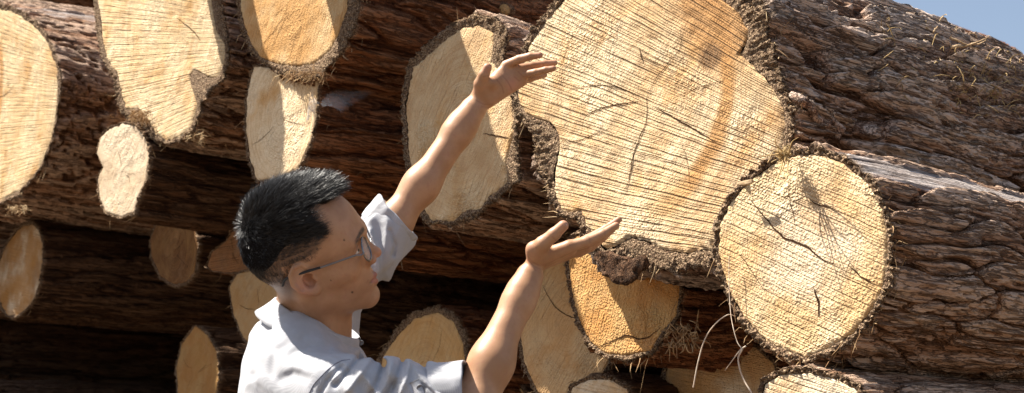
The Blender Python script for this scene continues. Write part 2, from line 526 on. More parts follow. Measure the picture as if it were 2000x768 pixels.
    warpv = np.stack([noise3(c3 * [14, 5, 14] + seed), noise3(c3 * [9, 4, 9] + seed + 8), noise3(c3 * [14, 5, 14] + seed + 44)], 1) * np.array([.018, .09, .018])
    cq_ = c3 + wv + warpv
    f1, f2, rn, of = cells3(cq_ * kk * 20 + seed)
    g1, g2, rn2, of2 = cells3(cq_ * np.array([1, .085, 1]) * plate_s * 52 + seed + 50)
    crack_ = np.clip((f2 - f1) / .09, 0, 1); crack_ = crack_ * crack_ * (3 - 2 * crack_)
    crk2 = np.clip((g2 - g1) / .22, 0, 1)
    rot_ = np.stack([-st, 0 * st, ct], 1)[np.tile(np.arange(nth), nrow)]
    ramp = (of * rot_).sum(1) * .35 - of[:, 1] * .30
    ramp2 = (of2 * rot_).sum(1) * .5 - of2[:, 1] * .3
    fine = noise3(c3 * [120, 9, 120] + seed)
    big = noise3(c3 * [5, 1.6, 5] + seed + 2)
    mid_ = noise3(c3 * [34, 5, 34] + seed + 6)
    hgt = crack_ * (.30 + .38 * rn * plates + ramp * plates) + .16 * crk2 * (.5 + rn2 + ramp2) + .05 * fine + .10 * mid_
    strand = 1 - np.abs(noise3(cq_ * [85, 5, 85] + seed + 70)) * 2.2
    hgt = hgt + .16 * strand * crack_ + .07 * noise3(c3 * [200, 26, 200])
    hgt = np.clip(hgt * 1.1, -.1, 1.15)
    bv = np.zeros(len(c3))
    if bare:
        ang = np.degrees(np.arctan2(c3[:, 2], c3[:, 0])) + 9 * noise3(c3 * [6, 3, 6] + seed) + 4 * noise3(c3 * [30, 9, 30])
        bv = np.clip((ang - bare[0]) / 3, 0, 1) * np.clip((bare[1] - ang) / 3, 0, 1) * np.clip(1.3 * (.75 + noise3(c3 * [10, 2, 10] + 3)), 0, 1)
        hgt = hgt * (1 - bv) + bv * (.42 + .10 * noise3(c3 * [60, 4, 60]))
    disp = amp * (hgt * 1.15 - 0.5 + 0.55 * big)
    disp *= np.clip(1 - rim, 0, 1) * 0.85 + 0.15
    crumb = rim * (yy.ravel() < 0.01)
    nrm_r = np.stack([ct, 0 * ct, st], 1)[np.tile(np.arange(nth), nrow)]
    v = c3 + nrm_r * disp[:, None]
    uu = np.repeat(np.concatenate([np.linspace(0, 1, 7), np.ones(nv)]), nth)
    v[:, 1] += crumb * np.sin(np.clip(uu, 0, 1) * math.pi * 0.6) * (0.007 * noise3(c3 * 70 + seed) + 0.009 * noise3(c3 * 150 + seed) - 0.002)
    if warp: v[:, 2] += warp * v[:, 1] ** 2
    i = np.arange(nrow - 1)[:, None] * nth
    q = np.stack([i + j, i + nth + j, i + nth + j2, i + j2], -1).reshape(-1, 4)[:, ::-1]
    bag = Bag(); bag.add(v, q[:, ::-1] if False else q, 0)
    hv = [np.clip(hgt, 0, 1)]
    rv = [rim * 1.0]
    bvs = [bv]
    # torn fibres round the rim, hanging from the bark
    g = np.random.RandomState(int(seed * 13) + 5)
    for k in range(int(fibres * .26)):
        a = g.randint(nth); y0 = abs(g.normal()) * 0.02 if g.rand() < .75 else g.rand() * L * 0.5
        r0 = rb[a] * (1 if y0 > .004 else 1 - g.rand() * bt / rb[a]) if y0 < .1 else rb[a] * np.exp(-y0 / .35) + (rsm[a] * .65 + rmean * .35) * (1 - np.exp(-y0 / .35)) + amp * .2
        p = np.array([r0 * ct[a], y0, r0 * st[a]])
        ln = .7 * fib_len * (0.2 + 2.2 * g.rand() ** 3)
        rad = np.array([ct[a], 0, st[a]]); tan = np.array([-st[a], 0, ct[a]])
        d = rad * g.rand() * 0.7 + tan * g.normal() * 0.6 + np.array([0, -1, 0]) * (g.rand() * 0.9 if y0 < .05 else g.normal() * .9) + np.array([0, 0, -0.35])
        d /= np.linalg.norm(d)
        d2 = d + g.normal(size=3) * 0.5 + np.array([0, 0, -0.3])
        pts_ = np.array([p, p + d * ln * .5, p + d * ln * .5 + d2 * ln * .5])
        w0 = 0.0007 + 0.0012 * g.rand() ** 2
        vv, qq = tube(pts_, [w0, w0 * .8, w0 * .2], 3)
        bag.add(vv, qq, 1)
        hv.append(np.full(len(vv), .5)); rv.append(np.zeros(len(vv))); bvs.append(np.zeros(len(vv)))
    bo = bag.build("bark", [bark, G_FIBRE if seed % 2 < 1 else G_FIBRE_PALE], root)
    fattr(bo.data, "h", np.concatenate(hv)); fattr(bo.data, "rim", np.concatenate(rv)); fattr(bo.data, "bare", np.concatenate(bvs))
    # far end cap
    last = v[(nrow - 1) * nth: nrow * nth]
    bm_v = np.vstack([last.mean(0), last + [0, .001, 0]])
    link("far_end", mesh_np("far_end", bm_v, None, np.stack([np.zeros(nth, int), 1 + jj, 1 + (jj + 1) % nth], 1)), [wood], root)
    return root, (T, A, U, C), loc

# bark kinds
BK_GREY = bark_mat("bark_grey_plated", (.60, .47, .385), (.40, .235, .155), (.08, .032, .016))
BK_BROWN = bark_mat("bark_brown", (.54, .38, .28), (.35, .185, .105), (.07, .028, .013))
BK_RED = bark_mat("bark_red_stripped", (.32, .145, .07), (.24, .085, .034), (.08, .025, .010))
BK_DARK = bark_mat("bark_shade_dark", (.15, .085, .05), (.10, .048, .024), (.035, .015, .008))  # bark colour lowered to carry the shade inside the stack

def W(name, a, b, **k): return wood_mat(name, a, b, **k)

def pl(center, off, *pix):
    C = on_plane(center[0], center[1], off); out = []
    for (x, y, r, c, k) in pix:
        d = on_plane(x, y, off) - C; out.append((float(d @ TT), float(d[2]), r, c, k))
    return out
# the great log in the middle
L7 = [(1058,50),(1085,15),(1120,-20),(1200,-70),(1300,-95),(1370,-60),(1400,-10),(1440,25),(1462,62),(1456,90),(1440,104),(1470,128),(1500,160),
      (1525,200),(1533,240),(1525,290),(1500,322),(1450,362),(1420,400),(1400,450),(1388,486),(1330,495),(1298,488),(1262,470),(1230,462),
      (1205,480),(1180,486),(1165,468),(1148,440),(1133,415),(1100,415),(1082,390),(1080,340),(1090,290),(1088,258),(1070,237),(1030,225),
      (1008,190),(1010,150),(1030,100)]
L7b = [(1050,44),(1080,5),(1120,-40),(1200,-95),(1300,-120),(1420,-70),(1480,0),(1500,40),(1510,90),(1520,130),(1535,170),(1548,215),(1550,260),(1540,295),
       (1505,330),(1450,368),(1420,405),(1405,455),(1400,490),(1385,512),(1330,530),(1270,528),(1220,500),(1190,490),(1160,480),(1128,430),(1092,424),
       (1072,375),(1052,330),(1045,270),(1030,245),(1005,215),(995,180),(1003,140),(1025,95)]
CR7 = [([(1262,195),(1285,150),(1325,100),(1332,60)], .0020), ([(1264,190),(1262,240),(1248,270),(1238,300),(1230,345),(1222,380)], .0034),
       ([(1255,198),(1215,203),(1175,212),(1140,228)], .0032), ([(1110,175),(1150,168),(1200,170),(1250,188)], .0022),
       ([(1280,210),(1320,232),(1360,255),(1405,282)], .0034), ([(1095,278),(1130,275),(1165,262),(1195,250)], .002),
       ([(1400,60),(1375,110),(1350,160),(1340,175)], .0014), ([(1320,190),(1370,170),(1420,155)], .002),
       ([(1330,270),(1345,330),(1350,370)], .0012), ([(1250,95),(1258,125)], .003), ([(1240,300),(1262,308),(1290,300)], .001)]
m7 = W("sawn_end_large", .50, .85, pith=(0, .03), kerf=48, ring_stain=(.235, .036, .85), stain=.46, seed=0.3, rough_k=1.0, base=(.64, .44, .24), pale=(.75, .59, .38), gold=(.56, .29, .09), kerf_k=1.15, blotch=pl((1265,205), 0, (1405,25,.15,(.46,.24,.09),.9), (1270,60,.08,(.58,.40,.22),.5), (1385,112,.042,(.20,.115,.06),.8), (1520,230,.03,(.50,.30,.14),.5), (1300,380,.07,(.64,.44,.22),.5)))
big_log, fr7, loc7 = make_log("largest log, wide cream sawn end with orange band and dark cracks, behind both raised hands",
    L7, (1265, 205), 0.0, m7, BK_GREY, L=3.6, bt=.02, amp=.042, nth=680, nv=640, nr=70, seed=1.0, bark_px=L7b, fibres=1500, cracks=CR7, fib_len=.026, plate_s=.85, grow=-.012)

L8 = [(1530,306),(1590,300),(1650,320),(1695,360),(1722,410),(1733,470),(1728,540),(1705,600),(1665,650),(1610,685),(1570,700),(1500,672),(1450,620),
      (1420,560),(1402,500),(1405,440),(1425,395),(1470,345)]
CR8 = [([(1462,385),(1490,420),(1520,455),(1545,470),(1580,485),(1605,505),(1640,520)], .0038), ([(1545,330),(1540,380),(1550,430),(1548,455)], .0015),
       ([(1590,560),(1598,590),(1600,620)], .0045), ([(1440,490),(1470,530),(1495,570)], .0014), ([(1660,520),(1690,545),(1715,552)], .003),
       ([(1580,390),(1600,400),(1630,405)], .003)]
m8 = W("sawn_end_round", .50, .15, pith=(.0, .0), kerf=52, kerf_k=.45, stain=.52, seed=2.1, rough_k=1.5, base=(.62, .42, .22), pale=(.75, .58, .36), gold=(.58, .36, .15), blotch=pl((1570,500), .1, (1570,500,.13,(.72,.60,.44),.75), (1410,500,.05,(.60,.36,.14),.5), (1700,600,.08,(.60,.36,.14),.6), (1600,400,.07,(.50,.33,.18),.55), (1500,470,.05,(.54,.36,.19),.4), (1560,640,.06,(.62,.42,.20),.6), (1640,560,.06,(.60,.40,.20),.45)))
round_log, fr8, loc8 = make_log("round golden log with smooth grey strip along its bark, right of the largest log",
    L8, (1570, 500), 0.10, m8, BK_BROWN, L=3.6, bt=.013, amp=.019, nth=480, nv=420, nr=60, seed=2.0, fibres=1100, cracks=CR8, fib_len=.022, plate_s=1.15, bare=(40, 66))

L9 = [(1486,770),(1492,748),(1520,732),(1570,727),(1625,738),(1670,760),(1700,800),(1705,880),(1660,960),(1590,985),(1520,950),(1485,860)]
make_log("cream log top showing at the lower edge, under the round golden log", L9, (1590, 860), .12,
    W("sawn_end_low", .3, .1, kerf=70, kerf_k=.4, seed=3.3, pale=(.78, .68, .52), stain=.25), BK_BROWN, nth=300, nv=220, seed=3.0, fibres=250, amp=.008, bt=.010)

L6 = [(903,52),(938,50),(962,62),(964,96),(955,118),(978,140),(1000,198),(1002,262),(988,312),(990,356),(955,384),(936,410),(912,408),(884,432),(840,430),(818,396),(797,300),(790,205),(806,132),(850,94)]
L6b = [(880,48),(925,30),(968,38),(992,62),(985,110),(996,150),(1008,200),(1010,262),(1012,312),(1016,350),(992,372),(958,398),(936,420),(880,438),(832,436),(808,398),(789,300),(783,200),(798,122),(842,78)]
m6 = W("sawn_end_slanted", .25, .2, rot=70, kerf=60, kerf_k=.35, stain=.45, seed=4.2, rough_k=1.5, base=(.52, .34, .18), pale=(.64, .48, .29))
make_log("tall oblong log half in shadow, seen behind the higher forearm", L6, (900, 245), -.05, m6, BK_BROWN, nth=400, nv=260, seed=4.0,
    bark_px=L6b, fibres=400, bt=.006, amp=.018, cracks=[([(945,262),(975,266),(999,272)], .004)])

L4 = [(468,0),(470,30),(478,55),(490,85),(505,110),(540,125),(580,130),(612,124),(642,100),(662,62),(676,20),(680,-30),(660,-90),(610,-140),(550,-150),(490,-100),(468,-50)]
L4b = [(462,0),(464,30),(472,62),(486,95),(508,122),(545,145),(590,158),(630,146),(665,105),(690,60),(702,20),(705,-40),(680,-105),(615,-160),(545,-165),(480,-110),(460,-50)]
m4 = W("sawn_end_orange", .2, .1, rot=80, kerf=55, kerf_k=.3, stain=1.0, seed=5.4, rough_k=1.1, base=(.56, .36, .17), gold=(.48, .24, .07), pale=(.62, .46, .26))
make_log("orange tinted round log at the upper edge, above the narrow log and its cobweb", L4, (575, -5), .05, m4, BK_RED, L=4.2, nth=420, nv=360, seed=5.0,
    bark_px=L4b, fibres=1100, bt=.012, amp=.022, fib_len=.03, plate_s=.8)

L5 = [(494,130),(560,134),(612,136),(620,165),(618,230),(602,288),(582,328),(548,350),(500,352),(486,312),(480,250),(481,190)]
m5 = W("sawn_end_narrow", .2, .1, rot=85, kerf=40, kerf_k=.25, stain=.3, seed=6.6, pale=(.75, .60, .40), base=(.65, .47, .27), rough_k=.9)
make_log("narrow pale log under the orange tinted one, cobweb at its edge", L5, (548, 232), .03, m5, BK_RED, nth=300, nv=200, seed=6.0, fibres=300, bt=.008, amp=.014)

L2 = [(190,0),(192,-60),(220,-120),(300,-150),(380,-120),(408,-60),(412,0),(420,60),(437,85),(438,120),(425,148),(408,156),(400,136),(382,134),(369,150),(373,178),(386,198),(381,225),
      (371,250),(351,270),(330,275),(303,262),(288,236),(270,214),(246,214),(236,190),(230,150),(206,110),(197,60)]
m2 = W("sawn_end_lobed", .26, .8, pith=(0, .05), kerf=52, seed=7.7, pale=(.76, .60, .38), base=(.68, .49, .27), stain=.55, rough_k=1.0)
make_log("pale lobed log with a dark knot hole notched in its sawn end", L2, (310, 60), .0, m2, BK_BROWN, nth=520, nv=240, nr=60, seed=7.0,
    bark_px=[(183,0),(183,-60),(215,-130),(300,-160),(385,-130),(420,-60),(430,0),(440,50),(446,85),(446,125),(436,156),(415,175),(396,200),(388,230),(378,256),(352,276),(325,281),(296,272),(280,245),(266,236),(246,232),(230,205),(222,155),(198,115),(188,60)],
    fibres=700, bt=.010, amp=.018, cracks=[([(345,35),(365,50),(382,66),(392,80)], .004), ([(260,70),(262,110)], .0015)])

L3 = [(240,241),(264,246),(282,268),(291,308),(286,350),(271,385),(262,415),(236,424),(206,415),(193,382),(190,350),(202,326),(190,300),(196,268),(215,250)]
m3 = W("sawn_end_small", .2, .1, rot=60, kerf=40, kerf_k=.15, stain=.1, grey=.15, seed=8.8, pale=(.66, .53, .37), base=(.55, .41, .26))
make_log("small greyish kidney-shaped log hanging just under the knot hole log", L3, (240, 335), .02, m3, BK_DARK, nth=260, nv=160, seed=8.0, fibres=200, bt=.007, amp=.01)

L1 = [(-190,215),(-170,100),(-110,30),(-40,10),(20,20),(60,45),(92,80),(110,130),(112,200),(100,270),(76,330),(40,370),(0,394),(-60,400),(-140,350),(-180,290)]
m1 = W("sawn_end_ribbed", .2, .5, pith=(-.12, .0), kerf=46, seed=9.9, ring_stain=(.36, .035, .9), stain=.52, pale=(.75, .59, .36), base=(.67, .47, .25))
make_log("ribbed cream log cut off by the left edge of the photo, lit from above", L1, (-40, 210), .05, m1, BK_BROWN, nth=420, nv=260, nr=60, seed=9.0, fibres=900, bt=.022, amp=.022, fib_len=.03, bare=(34, 60))

L10 = [(1116,470),(1160,440),(1230,430),(1300,470),(1324,515),(1326,575),(1318,618),(1290,650),(1268,686),(1225,694),(1180,690),(1152,668),(1130,625),(1116,570),(1110,515)]
m10 = W("sawn_end_amber", .2, .1, rot=82, kerf=45, kerf_k=.35, stain=.75, seed=10.1, rough_k=2.4, base=(.54, .31, .12), gold=(.50, .20, .04), pale=(.58, .36, .15))
make_log("amber log below the largest log, a sunlit patch on its rough sawn end", L10, (1215, 570), -.14, m10, BK_RED, nth=340, nv=220, seed=10.0, fibres=700, bt=.010, amp=.016, fib_len=.035,
    cracks=[([(1165,680),(1195,668),(1225,655),(1255,662),(1290,640)], .004)])
L11 = [(1040,560),(1080,490),(1130,470),(1180,520),(1200,600),(1190,700),(1150,790),(1100,800),(1050,765),(1022,705),(1015,640)]
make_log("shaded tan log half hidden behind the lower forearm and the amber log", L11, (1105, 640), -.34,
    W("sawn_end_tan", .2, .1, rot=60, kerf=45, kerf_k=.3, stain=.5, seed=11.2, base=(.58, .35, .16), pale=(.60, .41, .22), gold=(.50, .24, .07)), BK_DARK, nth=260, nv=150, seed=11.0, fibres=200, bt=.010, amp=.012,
    cracks=[([(1060,560),(1085,600),(1120,620),(1140,600)], .003)])
L12 = [(1100,790),(1118,755),(1150,742),(1190,742),(1222,760),(1245,800),(1240,880),(1180,920),(1120,880)]
make_log("curved rim of a pale log peeking in at the lower edge beneath the amber log", L12, (1172, 830), -.28, W("sawn_end_rim", .2, .1, kerf=50, kerf_k=.3, seed=12.3), BK_DARK, nth=220, nv=110, seed=12.0, fibres=120, bt=.009, amp=.01)
L13 = [(738,768),(745,700),(775,655),(808,622),(855,610),(886,630),(903,670),(912,740),(900,830),(850,880),(780,880),(742,830)]
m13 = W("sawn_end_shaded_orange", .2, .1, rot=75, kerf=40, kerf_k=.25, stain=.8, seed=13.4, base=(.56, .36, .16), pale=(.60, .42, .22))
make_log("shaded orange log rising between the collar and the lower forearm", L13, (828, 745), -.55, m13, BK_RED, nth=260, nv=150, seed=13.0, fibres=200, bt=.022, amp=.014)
L14 = [(448,560),(462,535),(500,525),(540,540),(560,600),(540,680),(505,690),(475,660),(455,615)]
make_log("plain shaded log end right behind the back of the neck", L14, (505, 605), -.35, W("sawn_end_behind_neck", .2, .1, rot=60, kerf=40, kerf_k=.25, stain=.6, seed=14.5, base=(.44, .28, .13), gold=(.40, .22, .08), pale=(.46, .32, .17)), BK_DARK, nth=220, nv=120, seed=14.0, fibres=60, bt=.008, amp=.01)  # wood colour lowered to deepen the shade on this end
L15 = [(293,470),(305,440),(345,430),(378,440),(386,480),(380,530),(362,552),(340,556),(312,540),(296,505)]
make_log("small dark orange log with brown stain, deep in the shade left of the hair", L15, (340, 492), -.42, W("sawn_end_shade_stain", .2, .1, rot=60, kerf=40, kerf_k=.2, stain=1.0, seed=15.5, base=(.22, .12, .045), gold=(.10, .04, .015), pale=(.28, .16, .07)), BK_DARK, nth=220, nv=120, seed=15.0, fibres=60, bt=.012, amp=.01)  # stained wood, its colours also lowered to stand for deep shade
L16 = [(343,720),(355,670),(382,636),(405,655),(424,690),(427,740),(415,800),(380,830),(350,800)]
make_log("pointed almond-shaped orange log low in the shade, left of the shirt", L16, (385, 730), -.40, W("sawn_end_almond", .2, .1, rot=60, kerf=40, kerf_k=.2, stain=.9, seed=16.5, base=(.34, .19, .06), gold=(.30, .14, .04), pale=(.38, .23, .09)), BK_DARK, nth=220, nv=120, seed=16.0, fibres=60, bt=.006, amp=.01)  # wood colour dimmed to stand for the shade down here

def back_log(label, c_px, depth_off, rt, rz, bark=BK_DARK, L=3.0, nth=240, nv=170, seed=20, fibres=60, amp=.016, wood=None, **k):
    """a log given by the pixel of its end's centre and its half sizes in metres (end out of frame or hidden)"""
    C = on_plane(c_px[0], c_px[1], depth_off)
    ol = []
    for i in range(16):
        a = i * math.pi / 8; q = C + TT * rt * math.cos(a) * (1 + .06 * math.sin(3 * a + seed)) + UP * rz * math.sin(a) * (1 + .05 * math.cos(2 * a + seed))
        d = q - CAM; dd = d @ CZ
        ol.append((1000 + FPX * (d @ CX) / dd, 384 - FPX * (d @ CY) / dd))
    return make_log(label, ol, c_px, depth_off, wood or m13, bark, L=L, nth=nth, nv=nv, nr=14, seed=seed, fibres=fibres, amp=amp, bt=.012, **k)
# logs of which the photo shows only the bark, their ends beyond the frame or behind others
FL = "logs deep in the stack showing only bark"
back_log("reddish bark log running behind the top of the orange tinted log", (470,-260), -.05, .34, .30, BK_RED, L=4.6, nv=260, nth=320, seed=21, group=FL)
back_log("brown bark log crossing the upper left corner above the ribbed cream log", (-60,-150), -.05, .30, .27, BK_BROWN, L=3.0, seed=22, group=FL, nv=220)
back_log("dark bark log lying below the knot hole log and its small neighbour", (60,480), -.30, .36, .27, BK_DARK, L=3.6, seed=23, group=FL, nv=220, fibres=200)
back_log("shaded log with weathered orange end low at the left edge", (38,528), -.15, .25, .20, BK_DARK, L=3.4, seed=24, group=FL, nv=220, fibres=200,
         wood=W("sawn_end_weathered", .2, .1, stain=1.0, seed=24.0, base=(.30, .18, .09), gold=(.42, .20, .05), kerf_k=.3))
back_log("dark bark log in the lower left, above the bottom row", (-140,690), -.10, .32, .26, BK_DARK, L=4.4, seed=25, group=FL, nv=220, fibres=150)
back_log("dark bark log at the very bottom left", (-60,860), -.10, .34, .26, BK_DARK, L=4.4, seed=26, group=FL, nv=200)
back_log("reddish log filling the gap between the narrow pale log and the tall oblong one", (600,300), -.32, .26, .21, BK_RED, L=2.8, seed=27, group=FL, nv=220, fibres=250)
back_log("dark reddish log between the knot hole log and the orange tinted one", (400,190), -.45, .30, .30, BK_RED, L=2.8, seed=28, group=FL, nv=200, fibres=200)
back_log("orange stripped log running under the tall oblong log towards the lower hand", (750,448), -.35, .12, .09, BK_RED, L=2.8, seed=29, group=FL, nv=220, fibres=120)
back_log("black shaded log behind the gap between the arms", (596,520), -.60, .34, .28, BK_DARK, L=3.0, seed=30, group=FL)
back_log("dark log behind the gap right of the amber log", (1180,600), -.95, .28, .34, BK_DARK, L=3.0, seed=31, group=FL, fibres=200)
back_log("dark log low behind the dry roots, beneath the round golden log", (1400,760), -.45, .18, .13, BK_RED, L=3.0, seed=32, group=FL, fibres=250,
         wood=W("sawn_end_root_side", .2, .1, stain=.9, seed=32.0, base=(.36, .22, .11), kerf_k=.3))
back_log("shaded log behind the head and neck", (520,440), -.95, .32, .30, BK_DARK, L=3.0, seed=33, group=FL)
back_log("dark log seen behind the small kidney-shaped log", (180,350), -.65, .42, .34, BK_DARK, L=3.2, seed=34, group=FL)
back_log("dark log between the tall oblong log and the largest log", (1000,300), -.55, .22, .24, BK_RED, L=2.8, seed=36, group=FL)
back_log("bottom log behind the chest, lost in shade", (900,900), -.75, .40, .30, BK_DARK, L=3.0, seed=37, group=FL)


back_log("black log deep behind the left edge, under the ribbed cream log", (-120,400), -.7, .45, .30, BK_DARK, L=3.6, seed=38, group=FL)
def shade_log(label, t, z, off, rt, rz, seed):  # unseen logs, added only for the shade they throw on the stack
    """an added log out of view that casts shade, given across the stack (t), in height (z) and how far its end juts out"""
    C = TT * t + NN * (off + P0 @ NN) + np.array([0, 0, z])
    d = C - CAM; dd = d @ CZ
    back_log(label, (1000 + FPX * (d @ CX) / dd, 384 - FPX * (d @ CY) / dd), off, rt, rz, BK_BROWN, L=2.4, seed=seed, nv=80, nth=120, fibres=0, group="added shade-casting logs out of view")
shade_log("added shade-casting log above the gap between the knot hole log and orange tinted one", -4.25, 3.40, .52, .11, .22, 42)
shade_log("added shade-casting log above the gap between orange tinted log and largest log", -3.34, 3.05, .50, .15, .22, 41)
shade_log("added light-blocking log at the far left end of the stack, beside the ribbed cream log", -6.60, 2.30, .15, .34, .32, 43)
# ------------------------------------------------------------------ surface nets
def surface_nets(sdf, lo, hi, h, slack=1.5):
    lo = np.asarray(lo, float); hi = np.asarray(hi, float)
    H = 8 * h
    n = np.ceil((hi - lo) / H).astype(int) + 1
    g = np.stack(np.meshgrid(*[np.arange(k) for k in n], indexing='ij'), -1).reshape(-1, 3)
    def keep(cells, size):
        c = lo + (cells + 0.5) * size
        return cells[np.abs(sdf(c)) < size * 0.87 * slack]
    def split(cells, k):
        s = np.stack(np.meshgrid(*[np.arange(k)] * 3, indexing='ij'), -1).reshape(-1, 3)
        return (cells[:, None] * k + s[None]).reshape(-1, 3)
    c = split(keep(g, H), 4)
    c = split(keep(c, 2 * h), 2)
    def key(a): return ((a[:, 0] + 8) << 42) + ((a[:, 1] + 8) << 21) + (a[:, 2] + 8)
    off = np.array([[i, j, k] for i in (0, 1) for j in (0, 1) for k in (0, 1)])
    allc = (c[:, None] + off[None]).reshape(-1, 3)
    uk, idx, inv = np.unique(key(allc), return_index=True, return_inverse=True)
    pts = allc[idx]
    d = sdf(lo + pts * h)
    cd = d[inv.reshape(-1)].reshape(-1, 8)
    act = (cd.min(1) < 0) & (cd.max(1) >= 0)
    c, cd = c[act], cd[act]
    vs = np.zeros((len(c), 3)); cnt = np.zeros(len(c))
    for a in range(8):
        for b in range(a + 1, 8):
            if np.abs(off[a] - off[b]).sum() != 1: continue
            da, db = cd[:, a], cd[:, b]
            m = (da < 0) != (db < 0)
            t = np.where(m, da / np.where(m, da - db, 1), 0)
            vs += np.where(m[:, None], off[a] + (off[b] - off[a]) * t[:, None], 0); cnt += m
    v = lo + (c + vs / cnt[:, None]) * h
    ck = key(c); order = np.argsort(ck); sk = ck[order]
    def find(a):
        k = key(a); p = np.searchsorted(sk, k); p = np.minimum(p, len(sk) - 1)
        return np.where(sk[p] == k, order[p], -1)
    quads = []
    for ax in range(3):
        b, e = (ax + 1) % 3, (ax + 2) % 3
        far = int("{:d}".format([4, 2, 1][ax]))
        d0, d1 = cd[:, 0], cd[:, far]
        m = (d0 < 0) != (d1 < 0)
        cc = c[m]; eb = np.zeros(3, int); eb[b] = 1; ee = np.zeros(3, int); ee[e] = 1
        q = np.stack([np.flatnonzero(m), find(cc - eb), find(cc - eb - ee), find(cc - ee)], 1)
        flip = d0[m] >= 0
        q[flip] = q[flip][:, ::-1]
        quads.append(q[(q >= 0).all(1)])
    return v, np.vstack(quads)

def cap(p, a, b, ra, rb):
    a = np.asarray(a, float); b = np.asarray(b, float); ab = b - a
    t = np.clip(((p - a) @ ab) / max(ab @ ab, 1e-12), 0, 1)
    return np.linalg.norm(p - a - t[:, None] * ab, axis=1) - (ra + (rb - ra) * t)
def ell(p, c, r, M=None):
    q = p - np.asarray(c)
    if M is not None: q = q @ M
    r = np.asarray(r, float); k0 = np.linalg.norm(q / r, axis=1); k1 = np.linalg.norm(q / (r * r), axis=1)
    return k0 * (k0 - 1.0) / np.maximum(k1, 1e-9)
def su(a, b, k):
    h = np.maximum(k - np.abs(a - b), 0) / k
    return np.minimum(a, b) - h * h * k * 0.25
def ss(a, b, k): return -su(-a, b, k)      # a minus b
def near(p, c, r, f):
    """evaluate f only within r of c; elsewhere a safe bound"""
    d = np.linalg.norm(p - np.asarray(c), axis=1) - r
    out = np.maximum(d, 0) + 0.03
    m = d < 0.02
    if m.any(): out[m] = f(p[m])
    return out

# ------------------------------------------------------------------ the man
FW = 0.927 * 0 + 1
yawn = 0.10
def cs(x, y, z): return x * CX + y * CY + z * CZ           # camera-space (right, up, away) -> world
hF = cs(math.cos(R(20)) * .99, math.sin(R(20)) * .99, -.075); hF /= np.linalg.norm(hF)
hL = cs(-.09, .41, .906); hL -= hF * (hF @ hL); hL /= np.linalg.norm(hL)
hU = np.cross(hF, hL)
HO = P(603, 515, 2.45)
HM = np.stack([hF, hL, hU], 1)                              # columns: local axes; local y = the man's left
def H2W(q): return HO + np.asarray(q, float) @ HM.T
def W2H(p): return (p - HO) @ HM

